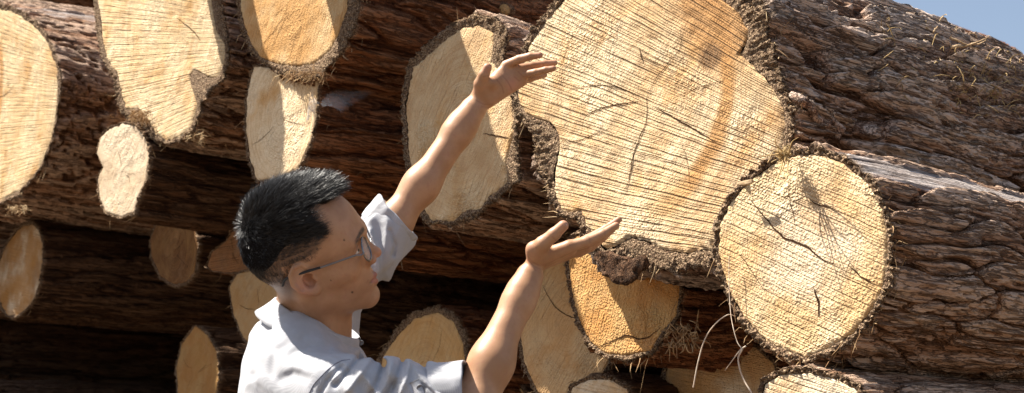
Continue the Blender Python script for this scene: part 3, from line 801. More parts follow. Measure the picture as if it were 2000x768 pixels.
def head_local(q, ears=True):
    """signed distance of the head; q local: x forward, y left, z up, origin between the ears"""
    s = q * [1, 0, 1] + np.stack([0 * q[:, 0], np.abs(q[:, 1]), 0 * q[:, 0]], 1)   # mirrored
    d = ell(q, (.0085, 0, .060), (.0935, .077, .089))
    d = su(d, ell(q, (-.026, 0, .045), (.060, .070, .070)), .03)
    d = su(d, ell(q, (.058, 0, .030), (.052, .060, .066)), .03)
    d = su(d, ell(s, (.040, .0, -.045), (.048, .050, .058)), .03)
    d = su(d, cap(s, (.004, .050, -.042), (.070, .010, -.096), .016, .013), .03)
    d = su(d, cap(s, (.002, .050, .0), (.004, .050, -.042), .017, .016), .03)
    d = su(d, ell(q, (.0705, 0, -.098), (.0185, .019, .0145)), .016)
    d = su(d, cap(s, (.064, .046, -.014), (.042, .056, -.010), .018, .015), .025)      # cheekbone
    d = su(d, cap(s, (.1015, .006, .026), (.088, .040, .028), .0125, .010), .018)       # brow
    d = su(d, cap(s, (.062, .022, -.050), (.075, .009, -.060), .022, .0175), .018)       # muzzle
    d = ss(d, ell(s, (.1065, .032, .008), (.018, .017, .012)), .012)                   # sockets
    # nose
    n = cap(q, (.0985, 0, .012), (.1120, 0, -.018), .0062, .0080)
    n = su(n, ell(q, (.1150, 0, -.0245), (.0095, .0088, .0085)), .008)
    n = su(n, ell(s, (.1050, .0125, -.0290), (.0085, .0065, .0070)), .006)
    n = su(n, cap(q, (.100, 0, -.012), (.096, 0, -.033), .011, .010), .010)
    n = ss(n, ell(s, (.1105, .0065, -.0355), (.0055, .0030, .004)), .003)
    d = su(d, n, .010)
    # lips
    d = su(d, cap(s, (.0950, .0, -.0625), (.083, .022, -.0610), .0060, .0028), .004)
    d = su(d, cap(s, (.0910, .0, -.0750), (.081, .020, -.0640), .0068, .0032), .004)
    d = ss(d, cap(s, (.1040, .0, -.0685), (.083, .0245, -.0615), .0020, .0020), .003)
    d = ss(d, ell(s, (.104, 0, -.047), (.006, .0035, .010)), .006)
    # eyelids
    eye = np.linalg.norm(s - np.array([.0845, .032, .008]), axis=1)
    lid = np.maximum(eye - .0138, -(np.abs((s[:, 2] - .0068) - .28 * 0 * s[:, 1]) - .0034 * np.clip(1 - ((s[:, 1] - .032) / .013) ** 2, 0, 1)) * 1.0 - 0 * eye)
    lid = np.where(s[:, 0] > .084, lid, eye - .0138)
    d = su(d, lid, .003)
    if not ears: return d
    # ear
    c, t_ = math.cos(R(-8)), math.sin(R(-8))
    e = s - np.array([.006, .0725, .008])
    ex, ez, ey = e[:, 0] * c - e[:, 2] * t_, e[:, 0] * t_ + e[:, 2] * c, e[:, 1]
    ey = ey + ex * .50
    E = np.stack([ex, ey, ez], 1)
    plate = ell(E, (-.004, .004, .004), (.0165, .0050, .029))
    plate = su(plate, ell(E, (.001, .002, -.024), (.0085, .005, .010)), .006)
    hel = None
    P_ = [(.009, .004, .006), (.0115, .006, .018), (.006, .008, .030), (-.006, .009, .034), (-.017, .009, .026), (-.0215, .009, .010), (-.018, .008, -.008), (-.009, .006, -.020), (.000, .005, -.027)]
    for k in range(len(P_) - 1):
        x_ = cap(E, P_[k], P_[k + 1], .0038, .0038)
        hel = x_ if hel is None else np.minimum(hel, x_)
    plate = su(plate, hel, .004)
    plate = su(plate, cap(E, (-.0075, .006, -.014), (-.010, .0065, .012), .0028, .003), .004)
    plate = su(plate, ell(E, (.0095, .004, -.006), (.004, .004, .006)), .004)
    d = su(d, plate, .003)
    d = ss(d, ell(E, (.0010, .0075, -.003), (.0098, .0150, .0140)), .0025)
    d = ss(d, cap(E, (-.0140, .0100, -.006), (-.004, .0110, .0235), .0030, .0028), .003)
    d = ss(d, cap(E, (-.004, .0110, .0235), (.004, .0110, .016), .0028, .0024), .003)
    d = su(d, ell(E, (.0100, .002, -.004), (.0038, .005, .006)), .003)
    return d

# joints (photo pixel, distance)
NB0 = H2W((-.018, 0, -.035)); NB1 = P(606, 668, 2.52)
SHR = P(640, 770, 2.33); ELR = P(922, 804, 2.30); WRR = P(1043, 520, 2.40)
SHL = P(640, 606, 2.66); ELL = P(766, 440, 2.76); WRL = P(934, 200, 2.84)
CHEST = P(612, 920, 2.50)
# right hand: palm up, seen from the thumb side
RH = dict(
    palm=[((1046,508,2.395),(1112,482,2.385),.0145,.0112), ((1048,512,2.41),(1114,487,2.405),.0150,.0112), ((1050,514,2.425),(1112,492,2.425),.0150,.0108), ((1050,514,2.44),(1104,499,2.445),.0145,.0100)],
    fingers=[[(1112,482,2.385),(1146,472,2.384),(1178,457,2.386),(1203,441,2.388)], [(1114,484,2.405),(1150,467,2.408),(1184,447,2.411),(1209,429,2.414)],
             [(1112,491,2.425),(1146,482,2.430),(1176,464,2.434),(1196,447,2.438)], [(1104,497,2.443),(1132,494,2.449),(1154,484,2.453),(1172,471,2.457)]],
    fr=[(.0108,.0094,.0082,.0064), (.0098,.0084,.0070,.0056), (.0095,.0085,.0078,.0064), (.0082,.0074,.0068,.0056)],
    thumb=[(1048,496,2.385),(1060,477,2.368),(1082,458,2.360),(1100,441,2.356)], tr=(.0165,.0130,.0104,.0090), heel=((1041,486,2.378),.0120))
# left hand: palm towards us, fingers to the right
LH = dict(
    palm=[((940,186,2.838),(990,130,2.850),.0140,.0105), ((944,190,2.838),(1010,136,2.852),.0135,.0105), ((950,194,2.838),(1020,146,2.853),.0135,.0100), ((956,196,2.840),(1020,160,2.856),.0130,.0092),
          ((934,200,2.84),(975,160,2.846),.0200,.0200)],
    fingers=[[(988,128,2.850),(1014,116,2.835),(1036,110,2.825),(1054,108,2.820)], [(1010,136,2.852),(1040,129,2.856),(1064,125,2.858),(1083,123,2.860)],
             [(1020,147,2.853),(1046,142,2.842),(1066,137,2.836),(1081,134,2.832)], [(1019,159,2.857),(1037,153,2.868),(1052,149,2.876),(1064,147,2.882)]],
    fr=[(.0100,.0086,.0078,.0064), (.0096,.0086,.0078,.0064), (.0090,.0078,.0070,.0058), (.0082,.0072,.0064,.0054)],
    thumb=[(940,182,2.83),(938,164,2.815),(945,147,2.806),(952,132,2.802)], tr=(.0175,.0125,.0108,.0088), heel=((958,163,2.822),.0115))

def hand(p, D):
    d = None
    for a, b, ra, rb in D['palm']:
        x = cap(p, P(*a), P(*b), ra, rb); d = x if d is None else su(d, x, .010)
    d = su(d, np.linalg.norm(p - P(*D['heel'][0]), axis=1) - D['heel'][1], .012)
    t = [P(*x) for x in D['thumb']]; th = None
    for k in range(3):
        x = cap(p, t[k], t[k + 1], D['tr'][k], D['tr'][k + 1]); th = x if th is None else su(th, x, .004)
    d = su(d, th, .009)
    for f, r in zip(D['fingers'], D['fr']):
        j = [P(*x) for x in f]; fd = None
        for k in range(3):
            x = cap(p, j[k], j[k + 1], r[k], r[k + 1]); fd = x if fd is None else su(fd, x, .0025)
        d = su(d, fd, .0035)
    return d

def arm(p, sh, el, wr, bulge, rr=(.046, .043, .0245)):
    d = cap(p, sh, el, rr[0] * 1.06, rr[1])
    f1 = el + (wr - el) * .32
    d = su(d, cap(p, el, f1, rr[1] * .93, rr[1] * .93), .03)
    d = su(d, cap(p, f1 + bulge, el + (wr - el) * .8 + bulge * .2, rr[1] * .90, rr[2] * 1.04), .03)
    w_ = wr - (wr - el) / np.linalg.norm(wr - el) * .02
    return su(d, cap(p, el + (wr - el) * .75, w_, rr[2] * 1.06, rr[2] * 1.0), .02)

HC = H2W((.01, 0, .02)); RHC = P(1110, 480, 2.41); LHC = P(1000, 150, 2.84)
def body_sdf(p):
    d = near(p, HC, .17, lambda q: head_local(W2H(q)))
    nk = cap(p, NB0, NB1, .053, .053)
    nk = su(nk, cap(p, H2W((.012, 0, -.075)), P(646, 690, 2.53), .034, .036), .03)
    nk = su(nk, cap(p, H2W((-.012, -.052, -.035)), P(664, 690, 2.475), .011, .010), .03)   # neck muscle
    d = su(d, nk, .022)
    ch = su(cap(p, P(616, 800, 2.36), P(606, 730, 2.64), .050, .045), ell(p, CHEST, (.105, .14, .20)), .06)
    d = su(d, ch, .05)
    ar = arm(p, SHR, ELR, WRR, cs(-.004, .002, 0), (.042, .0355, .0235))
    al = arm(p, SHL, ELL, WRL, cs(.003, -.001, 0), (.042, .0340, .0265))
    d = su(d, ar, .03); d = su(d, al, .03)
    d = su(d, near(p, RHC, .13, lambda q: hand(q, RH)), .010)
    d = su(d, near(p, LHC, .13, lambda q: hand(q, LH)), .010)
    return d

person = thing("person", "man with black hair and light grey rolled-sleeve shirt, both hands raised to the largest log", "person",
               (NB1[0], NB1[1], 0.0))
def w2l(v): return np.asarray(v) - np.array([NB1[0], NB1[1], 0.0])

v, q = surface_nets(body_sdf, (-.62, 2.0, 1.15), (.32, 3.15, 2.15), .0019, 1.6)
hl = W2H(v)
me = mesh_np("body", w2l(v), q)
# albedo masks: lips, brows, shaved hair shadow, moles, knuckles
sy = np.abs(hl[:, 1])
inhead = np.linalg.norm(v - HC, axis=1) < .16
lip = np.clip(1 - np.sqrt(((hl[:, 0] - .098) / .016) ** 2 + (sy / .0225) ** 2 + ((hl[:, 2] + .0685 - .15 * sy) / .0105) ** 2) ** 3, 0, 1) * inhead
lip = np.clip(lip * 3, 0, 1)
bz = .0300 - .25 * np.clip(sy - .030, 0, 1) + .003
brow = (np.clip(1 - np.abs(hl[:, 2] - bz) / .0055, 0, 1) * np.clip((sy - .010) / .006, 0, 1) * np.clip((.052 - sy) / .010, 0, 1) * (hl[:, 0] > .06)) * inhead
brow = np.clip(brow * 1.8, 0, 1)
HLZ = np.array([-.20, -.060, -.045, -.02, .0, .022, .034, .040, .053, .063, .069, .080, .092, .105, .115, .125, .14, .20])
HLX = np.array([-.20, -.10, -.045, -.030, -.022, -.012, .006, .024, .043, .058, .062, .060, .050, .043, .043, .062, .075, .09])
def hair_amt(hl):
    """0 skin .. 1 hair, from the hairline"""
    x, y, z = hl[:, 0], np.abs(hl[:, 1]), hl[:, 2]
    side = np.interp(z, HLZ, HLX)
    front = .088 - np.clip(y - .012, 0, 1) ** 1.2 * .95
    f = np.clip((z - .088) / .02, 0, 1) * np.clip((.050 - y) / .016, 0, 1)
    xh = side * (1 - f) + np.maximum(front, side) * f
    return np.clip((xh - x) / .018 + .5, 0, 1) * (z > -.055)
fade = np.clip(hair_amt(hl), 0, 1) * inhead * np.clip((hl[:, 2] + .052) / .04, 0, 1)
earm = (np.abs(hl[:, 0] - .004) < .03) & (np.abs(hl[:, 2] - .01) < .036) & (sy > .0740)
fade = np.where(earm, 0, fade)
beard = np.clip((hl[:, 0] - .03) / .03, 0, 1) * np.clip((-.045 - hl[:, 2]) / .02, 0, 1) * inhead * (1 - lip)
mole = np.zeros(len(v))
for px, py, r in ((672, 469, .0013), (688, 571, .0016), (646, 548, .0010), (664, 510, .0008)):
    rd = ray(px, py)
    # distance from the line of sight, on the near side of the face
    t = (v - CAM) @ rd / (rd @ rd)
    dd = np.linalg.norm(v - CAM - t[:, None] * rd, axis=1)
    mole = np.maximum(mole, np.clip(1.6 - dd / r, 0, 1) * (hl[:, 1] < -.01))
flush = np.zeros(len(v)); crease = np.zeros(len(v))
_dp = (v - CAM) @ CZ; _px = (v - CAM) @ CX / _dp * FPX + 1000; _py = 384 - (v - CAM) @ CY / _dp * FPX
for cp in ([(1028,498),(1040,512),(1056,520)], [(1030,506),(1042,520),(1058,527)], [(1034,516),(1046,528)], [(1082,475),(1090,468),(1094,460)], [(1078,462),(1086,470)],
           [(978,144),(992,160),(1000,176)], [(966,150),(980,168),(984,182)], [(1004,150),(1014,158)], [(930,196),(945,204),(962,204)], [(940,208),(956,212)], [(944,150),(954,148)],
           [(1030,108),(1032,116)], [(1060,122),(1062,129)], [(1058,135),(1060,142)], [(1012,114),(1016,124)], [(1150,462),(1153,474)], [(1180,448),(1182,460)], [(1012,140),(1022,150)],
           [(720,547),(716,552)], [(724,512),(717,508),(718,500)], [(693,470),(700,466),(706,468)]):
    for k in range(len(cp) - 1):
        a_, b_ = np.array(cp[k], float), np.array(cp[k + 1], float); ab = b_ - a_
        t_ = np.clip(((_px - a_[0]) * ab[0] + (_py - a_[1]) * ab[1]) / (ab @ ab), 0, 1)
        crease = np.maximum(crease, np.clip(1 - np.hypot(_px - a_[0] - t_ * ab[0], _py - a_[1] - t_ * ab[1]) / 2.0, 0, 1))
for c0, r0 in ((H2W((.112, 0, -.026)), .018), (H2W((-.006, -.078, .0)), .03), (P(1204, 440, 2.40), .02), (P(1101, 440, 2.36), .02), (P(1080, 124, 2.84), .018), (P(952, 134, 2.80), .016), (P(1055, 108, 2.82), .014), (P(1046, 480, 2.38), .02), (P(1000, 165, 2.84), .02)):
    flush = np.maximum(flush, np.clip(1 - np.linalg.norm(v - c0, axis=1) / r0, 0, 1))
for nm, a in (("lip", lip), ("brow", brow), ("fade", fade), ("beard", beard), ("crease", crease), ("mole", mole), ("flush", flush)):
    fattr(me, nm, a)
s = NB("skin", 0.48, 0.4)
n1 = s.noise(s.obj(), 22.0, 3.0, 0.55); n2 = s.noise(s.obj(), 520.0, 2.0, 0.6); n3 = s.noise(s.obj(), 130.0, 3.0, 0.6)
col = s.mix(s.step(n1, .35, .65), (.38, .200, .105), (.46, .255, .145))
col = s.mix(s.math('MULTIPLY', s.step(n3, .50, .70), .40), col, (.38, .17, .11))
col = s.mix(s.math('MULTIPLY', s.attr("flush"), .55), col, (.56, .23, .17))
col = s.mix(s.math('MULTIPLY', s.attr("beard"), .18), col, (.22, .15, .12))
col = s.mix(s.math('MULTIPLY', s.attr("lip"), .8), col, (.36, .14, .11))
col = s.mix(s.math('MULTIPLY', s.attr("fade"), .72), col, (.060, .038, .028))
col = s.mix(s.math('MULTIPLY', s.attr("brow"), s.step(n2, .3, .6, .65, 1.0)), col, (.035, .022, .018))
col = s.mix(s.math('MULTIPLY', s.attr("crease"), .5), col, (.24, .10, .06))
col = s.mix(s.attr("mole"), col, (.04, .018, .012))
s.b.inputs["Subsurface Weight"].default_value = 0.05
s.b.inputs["Subsurface Radius"].default_value = (.012, .005, .003)
s.b.inputs["Subsurface Scale"].default_value = 1.0
M_SKIN = s.out(col, s.bump(s.math('ADD', n2, n3), .00018, .7))
link("body", me, [M_SKIN], person)

# eyes
def uvs(c, r, seg=20, rings=12, sc=(1, 1, 1), M=None):
    th = np.linspace(0, math.pi, rings); ph = np.arange(seg) * 2 * math.pi / seg
    p_ = np.stack([np.outer(np.cos(th), np.ones(seg)), np.outer(np.sin(th), np.cos(ph)), np.outer(np.sin(th), np.sin(ph))], -1).reshape(-1, 3) * r * np.array(sc)
    if M is not None: p_ = p_ @ np.asarray(M).T
    i = np.arange(rings - 1)[:, None] * seg; j = np.arange(seg)[None]
    qd = np.stack([i + j, i + seg + j, i + seg + (j + 1) % seg, i + (j + 1) % seg], -1).reshape(-1, 4)
    return p_ + c, qd
s = NB("eyeball", .15, .5)
ir = s.attr("iris")
M_EYE = s.out(s.mix(ir, (.70, .64, .60), (.035, .018, .010)))
for y in (-.032, .032):
    ev, eq = uvs(np.array([.0845, y, .008]), .0125, 28, 22)
    o = link("eye", mesh_np("eye", w2l(H2W(ev)), eq), [M_EYE], person)
    fattr(o.data, "iris", (np.linalg.norm(ev - np.array([.097, y, .009]), axis=1) < .0062).astype(float))

# nails
M_NAIL = plain("nail", (.62, .38, .31), .3, .5)
tA, tB = P(1088, 452, 2.36), P(1101, 439.5, 2.356)
ta = (tB - tA) / np.linalg.norm(tB - tA); nz = -CZ * .8 + CY * .15 + CX * .55; nz -= ta * (nz @ ta); nz /= np.linalg.norm(nz); tb = np.cross(nz, ta)
nv_, nq_ = uvs(tB - ta * .001 + nz * .0040, .0062, 18, 12, (1.15, .95, .80), np.stack([ta, tb, nz], 1))
link("thumb_nail", mesh_np("thumb_nail", w2l(nv_), nq_), [M_NAIL], person)

# ------------------------------------------------------------------ hair
M_HAIR = plain("black_hair", (.012, .011, .012), .42, .5)
M_MAT = plain("hair_underlayer", (.010, .009, .009), 1.0, .0)
g = np.random.RandomState(3)
def hair_obj():
    N = 90000
    d = g.normal(size=(N * 2, 3)); d /= np.linalg.norm(d, axis=1, keepdims=True)
    p0 = np.array([.004, 0, .060]) + d * np.array([.098, .079, .091])
    # push onto the real skull surface
    for _ in range(6):
        p0 = p0 - d * head_local(p0, False)[:, None] * .9
    am = hair_amt(p0)
    ok = (am > .35 + .5 * g.rand(len(p0))) & (g.rand(len(p0)) < .30 + .70 * np.clip((p0[:, 2] - .008) / .045, 0, 1)) & ~((np.abs(p0[:, 0] - .004) < .024) & (np.abs(p0[:, 2] - .008) < .034) & (np.abs(p0[:, 1]) > .062))
    p0, d = p0[ok][:N], d[ok][:N]
    n = len(p0)
    z, y, x = p0[:, 2], np.abs(p0[:, 1]), p0[:, 0]
    top = np.clip((z - .075 + .25 * np.clip(x, -1, .1)) / .035, 0, 1)
    back = np.clip((-.03 - x) / .05, 0, 1) * np.clip((z - .012) / .05, 0, 1)
    frontb = np.clip((x - .03) / .05, 0, 1) * np.clip((z - .10) / .02, 0, 1)
    ln = .0052 + .0175 * np.maximum(top, .42 * back) + .009 * frontb
    nape = np.clip((.03 - z) / .05, 0, 1)
    ln = ln * (1 - .55 * nape) * (.55 + .75 * g.rand(n))
    nrm = d / np.array([.098, .079, .091]); nrm /= np.linalg.norm(nrm, axis=1, keepdims=True)
    whorl = np.array([-.068, -.018, .122])
    fl = p0 - whorl; fl[:, 2] *= .8
    fl /= np.linalg.norm(fl, axis=1, keepdims=True) + 1e-6
    swirl = np.cross(nrm, fl) * .35
    clump = np.stack([noise3(p0 * 70), noise3(p0 * 70 + 31), noise3(p0 * 70 + 77)], 1)
    comb = np.where(z[:, None] > .06, fl * .85 + swirl + np.array([.25, 0, .0]), fl * .5 + np.array([0, 0, -.75]))
    comb = comb + clump * .38
    comb -= nrm * (comb * nrm).sum(1)[:, None]
    lift = (.30 + .38 * top)[:, None] * (.8 + .3 * g.rand(n))[:, None]
    dirv = nrm * lift + comb * (1.15 - .2 * top)[:, None] + g.normal(size=(n, 3)) * .17
    dirv[:, 2] += .25 * frontb
    dirv /= np.linalg.norm(dirv, axis=1, keepdims=True)
    bend = comb * .5 + g.normal(size=(n, 3)) * .12
    K = 4
    t = np.linspace(0, 1, K)
    P_ = p0[:, None] + dirv[:, None] * (ln[:, None] * t)[..., None] + bend[:, None] * (ln[:, None] * t ** 2 * .55)[..., None]
    P_ -= nrm[:, None] * .001
    vd = W2H((CAM)[None])[0]
    view = P_ - vd; side = np.cross(dirv[:, None] + 0 * P_, nrm[:, None] + .8 * g.normal(size=(n, 1, 3)))
    side /= np.linalg.norm(side, axis=2, keepdims=True) + 1e-9
    wd = (.00032 * (.6 + .8 * g.rand(n)))[:, None, None] * (1 - .75 * t)[None, :, None]
    A_, B_ = P_ - side * wd, P_ + side * wd
    V = np.stack([A_, B_], 2).reshape(-1, 3)
    b = np.arange(n)[:, None] * K * 2 + np.arange(K - 1)[None] * 2
    Q = np.stack([b, b + 1, b + 3, b + 2], -1).reshape(-1, 4)
    # cap of matted hair under the strands
    def capf(q):
        a = hair_amt(q); x_, z_ = q[:, 0], q[:, 2]
        tp = np.clip((z_ - .075 + .25 * np.clip(x_, -1, .1)) / .035, 0, 1)
        bk = np.clip((-.03 - x_) / .05, 0, 1) * np.clip((z_ - .012) / .05, 0, 1)
        th = .0050 * np.maximum(tp, .7 * bk) + .0010 + .003 * noise3(q * 60) * np.maximum(tp, bk)
        up = np.clip((z_ - np.interp(x_, [-.1, -.04, .0, .05], [.020, .035, .062, .072])) / .03, 0, 1)
        core = head_local(q, False)
        return np.maximum(core - th * np.clip((a - .5) * 3, 0, 1) * up + .002 * (1 - up), (.55 - a) * .02)
    cv, cq = surface_nets(capf, (-.14, -.11, -.06), (.13, .11, .19), .003)
    me = mesh_np("hair", w2l(H2W(np.vstack([V, cv]))), np.vstack([Q, cq + len(V)]), mi=np.r_[np.zeros(len(Q)), np.ones(len(cq))])
    return link("hair", me, [M_HAIR, M_MAT], person)
hair_obj()

# ------------------------------------------------------------------ glasses
M_METAL = plain("silver_metal", (.24, .235, .24), .28, .5); M_METAL.node_tree.nodes["Principled BSDF"].inputs["Metallic"].default_value = 1.0
M_BLK = plain("black_plastic", (.012, .012, .013), .3, .5)
s = NB("lens", .02, .5); s.b.inputs["Alpha"].default_value = .16; s.b.inputs["IOR"].default_value = 1.5; M_LENS = s.out((.92, .96, .95))
gl = Bag()
for y in (-.033, .033):
    a = np.linspace(0, 2 * math.pi, 33)[:-1]
    for rr_ in (0,):
        pth = np.stack([.1100 - .10 * (np.abs(y + .0255 * np.cos(a)) - .02).clip(0) , y + .0245 * np.cos(a), .0035 + .0205 * np.sin(a) * (1 - .10 * np.cos(a) * np.sign(y))], 1)
        pth = np.vstack([pth, pth[:2]])
        gl.tube(H2W(pth), .0016, 6)
    sg = np.sign(y)
    gl.tube(H2W(smooth_path([(.1072, sg * .0575, .010), (.103, sg * .0640, .011), (.096, sg * .0680, .0155)], 8)), .0014, 6)
    gl.tube(H2W(smooth_path([(.096, sg * .0680, .0155), (.05, sg * .0745, .019), (.030, sg * .0765, .0205)], 12)), .0017, 6)
    gl.tube(H2W(smooth_path([(.034, sg * .0762, .0205), (.012, sg * .0795, .0235), (-.010, sg * .0815, .0248), (-.028, sg * .0795, .0235), (-.038, sg * .075, .012)], 14)), .0023, 6, 1)
    gl.tube(H2W(smooth_path([(.109, sg * .010, -.002), (.104, sg * .0115, -.007), (.101, sg * .011, -.010)], 6)), .0009, 5)
gl.tube(H2W(smooth_path([(.110, -.011, .010), (.1125, 0, .0145), (.110, .011, .010)], 10)), .0010, 6)
glasses = tag(gl.build("glasses", [M_METAL, M_BLK], None), "thin silver-rimmed glasses with black temple tips on the man's face", "glasses")
for y in (-.033, .033):
    a = np.arange(32) * 2 * math.pi / 32
    r_ = np.stack([.1100 - .10 * (np.abs(y + .0255 * np.cos(a)) - .02).clip(0), y + .0245 * np.cos(a), .0035 + .0205 * np.sin(a)], 1)
    top_ = np.vstack([r_, r_ - [.0012, 0, 0], [[.1100, y, .0035]], [[.1088, y, .0035]]])
    k = np.arange(32); k2 = (k + 1) % 32
    tr = np.vstack([np.stack([k, k2, np.full(32, 64)], 1), np.stack([k2 + 32, k + 32, np.full(32, 65)], 1)])
    link("lens", mesh_np("lens", H2W(top_), np.stack([k, k + 32, k2 + 32, k2], 1), tr), [M_LENS], glasses)

# ------------------------------------------------------------------ shirt
s = NB("grey_shirt_cloth", .8, .2)
X, Y, Z = s.sep(s.obj())
rib = s.math('SINE', s.math('MULTIPLY', s.math('ADD', s.math('MULTIPLY', Y, 1.0), s.math('MULTIPLY', X, .5)), 2 * math.pi / .0013))
nn = s.noise(s.obj(), 60, 3)
col = s.mix(s.step(rib, -.6, .6), (.37, .372, .395), (.42, .422, .442))
col = s.mix(s.math('MULTIPLY', s.step(nn, .4, .7), .25), col, (.50, .50, .55))
M_SHIRT = s.out(col, s.bump(s.math('ADD', s.math('MULTIPLY', rib, .10), nn), .0006, .7))
M_SEAM = plain("shirt_stitching", (.22, .22, .26), .9, .1)
M_BTN = plain("grey_button", (.16, .16, .18), .35, .5)

SR2 = P(650, 774, 2.325); ER2 = P(884, 785, 2.305)
CREASES = [(-0.0092, 5.5, [(752,708),(741,740),(724,772)]), (0.0069, 6.2, [(766,706),(757,742),(742,772)]), (-0.0092, 5.5, [(786,706),(776,740),(758,772)]),
           (0.0069, 5.5, [(800,708),(793,742),(780,772)]), (-0.0069, 4.7, [(826,712),(848,742),(856,760)]), (-0.0092, 6.2, [(706,694),(684,722),(655,752)]), (0.0080, 7.0, [(722,702),(704,730),(680,762)]),
           (-0.0034, 10.4, [(572,690),(604,678),(640,684)]), (-0.0034, 8.9, [(546,683),(566,670),(590,664)]), (-0.0034, 8.9, [(494,735),(504,756),(508,775)]), (-0.0057, 4.7, [(668,716),(640,742),(626,768)]),
           (-0.0029, 8.9, [(520,650),(536,690),(532,730)]), (0.0023, 14.8, [(560,720),(590,716),(612,730)]), (-0.0023, 8.9, [(548,742),(574,728),(600,738)]),
           (0.0069, 5.5, [(722,450),(736,490),(736,530)]), (-0.0069, 3.9, [(762,450),(772,480),(768,498)])]
def folds(p):
    a = noise3(p * [5, 5, 5] + 3) * .04
    # sleeve of the near arm: diagonal folds running round it
    ax = (ER2 - SR2) / np.linalg.norm(ER2 - SR2)
    t = (p - SR2) @ ax
    near_arm = np.clip(1 - np.linalg.norm(p - SR2 - np.clip(t, -.03, .25)[:, None] * ax, axis=1) / .10, 0, 1)
    f = noise3(np.stack([t * 24 + (p @ CY) * 16 + a * 60, (p @ CY) * 5, (p @ CZ) * 7], 1))
    f = (1 - np.abs(f) * 2.2)
    out = f * .0105 * np.clip(near_arm * 2.5, 0, 1) * np.clip((t + .02) / .07, 0, 1)
    ax2 = (ELL - SHL) / np.linalg.norm(ELL - SHL)
    t2 = (p - SHL) @ ax2
    far_arm = np.clip(1 - np.linalg.norm(p - SHL - np.clip(t2, 0, .25)[:, None] * ax2, axis=1) / .10, 0, 1)
    f2 = 1 - np.abs(noise3(np.stack([t2 * 7, (p @ CX) * 26, (p @ CZ) * 26], 1))) * 2.2
    out += f2 * .009 * np.clip(far_arm * 2.5, 0, 1)
    b = 1 - np.abs(noise3(np.stack([(p @ CX) * 7 + (p @ CY) * 11, (p @ CY) * 4 - (p @ CX) * 3, (p @ CZ) * 5], 1))) * 2.0
    torso = 1 - np.clip(near_arm * 2, 0, 1)
    # creases that fan out from the armpit and shoulder
    dep = (p - CAM) @ CZ
    qx, qy = (p - CAM) @ CX / dep * FPX + 1000, 384 - (p - CAM) @ CY / dep * FPX
    Q2 = np.stack([qx, qy, 0 * qx], 1)
    cr = 0
    for A_, w_, path in CREASES:
        dm = None
        for k in range(len(path) - 1):
            x_ = cap(Q2, (*path[k], 0), (*path[k + 1], 0), 0, 0); dm = x_ if dm is None else np.minimum(dm, x_)
        cr = cr + A_ * np.exp(-(dm / w_) ** 2)
    out = out + cr * ((dep < 2.5) | (qy < 560))
    return out + b * .0085 * torso + noise3(p * 28) * .0013 + (1 - np.abs(noise3(p * [16, 16, 16] + 5)) * 2.4) * .0016
def shirt_sdf(p):
    tc = P(614, 1010, 2.50)
    d = ell(p, tc, (.116, .185, .30))
    d = su(d, ell(p, P(600, 1150, 2.5), (.14, .19, .42)), .10)
    d = su(d, cap(p, P(632, 782, 2.36), P(626, 716, 2.64), .062, .050), .035)
    d = su(d, ell(p, P(577, 770, 2.46), (.080, .13, .14)), .06)
    d = su(d, cap(p, P(556, 662, 2.51), P(612, 762, 2.38), .038, .056), .06)
    d = su(d, cap(p, P(600, 670, 2.56), P(630, 700, 2.64), .030, .044), .05)
    d = su(d, ell(p, P(664, 848, 2.50), (.060, .13, .12)), .05)
    d = su(d, cap(p, SR2, ER2, .061, .052), .035)
    d = su(d, cap(p, SHL, SHL + (ELL - SHL) * .93, .0445, .0425), .05)
    d = d - folds(p)
    # neck hole
    d = ss(d, cap(p, P(596, 560, 2.50), P(612, 640, 2.51), .060, .060), .01)
    # open cuff ends
    ax = (ER2 - SR2) / np.linalg.norm(ER2 - SR2)
    m1_ = (p - ER2) @ ax - .010
    nearR = np.linalg.norm(p - ER2, axis=1) < .12
    d = np.where(nearR, np.maximum(d, m1_), d)
    ax2 = (WRL - ELL) / np.linalg.norm(WRL - ELL)
    m2_ = (p - ELL) @ ax2 - .004
    nearL = np.linalg.norm(p - ELL, axis=1) < .10
    return np.where(nearL, np.maximum(d, m2_), d)
v, q = surface_nets(shirt_sdf, (-.66, 2.05, .70), (.12, 3.1, 1.95), .0026, 3.2)
shirt = link("shirt", mesh_np("shirt", w2l(v), q), [M_SHIRT], person)
print("shirt faces", len(q))

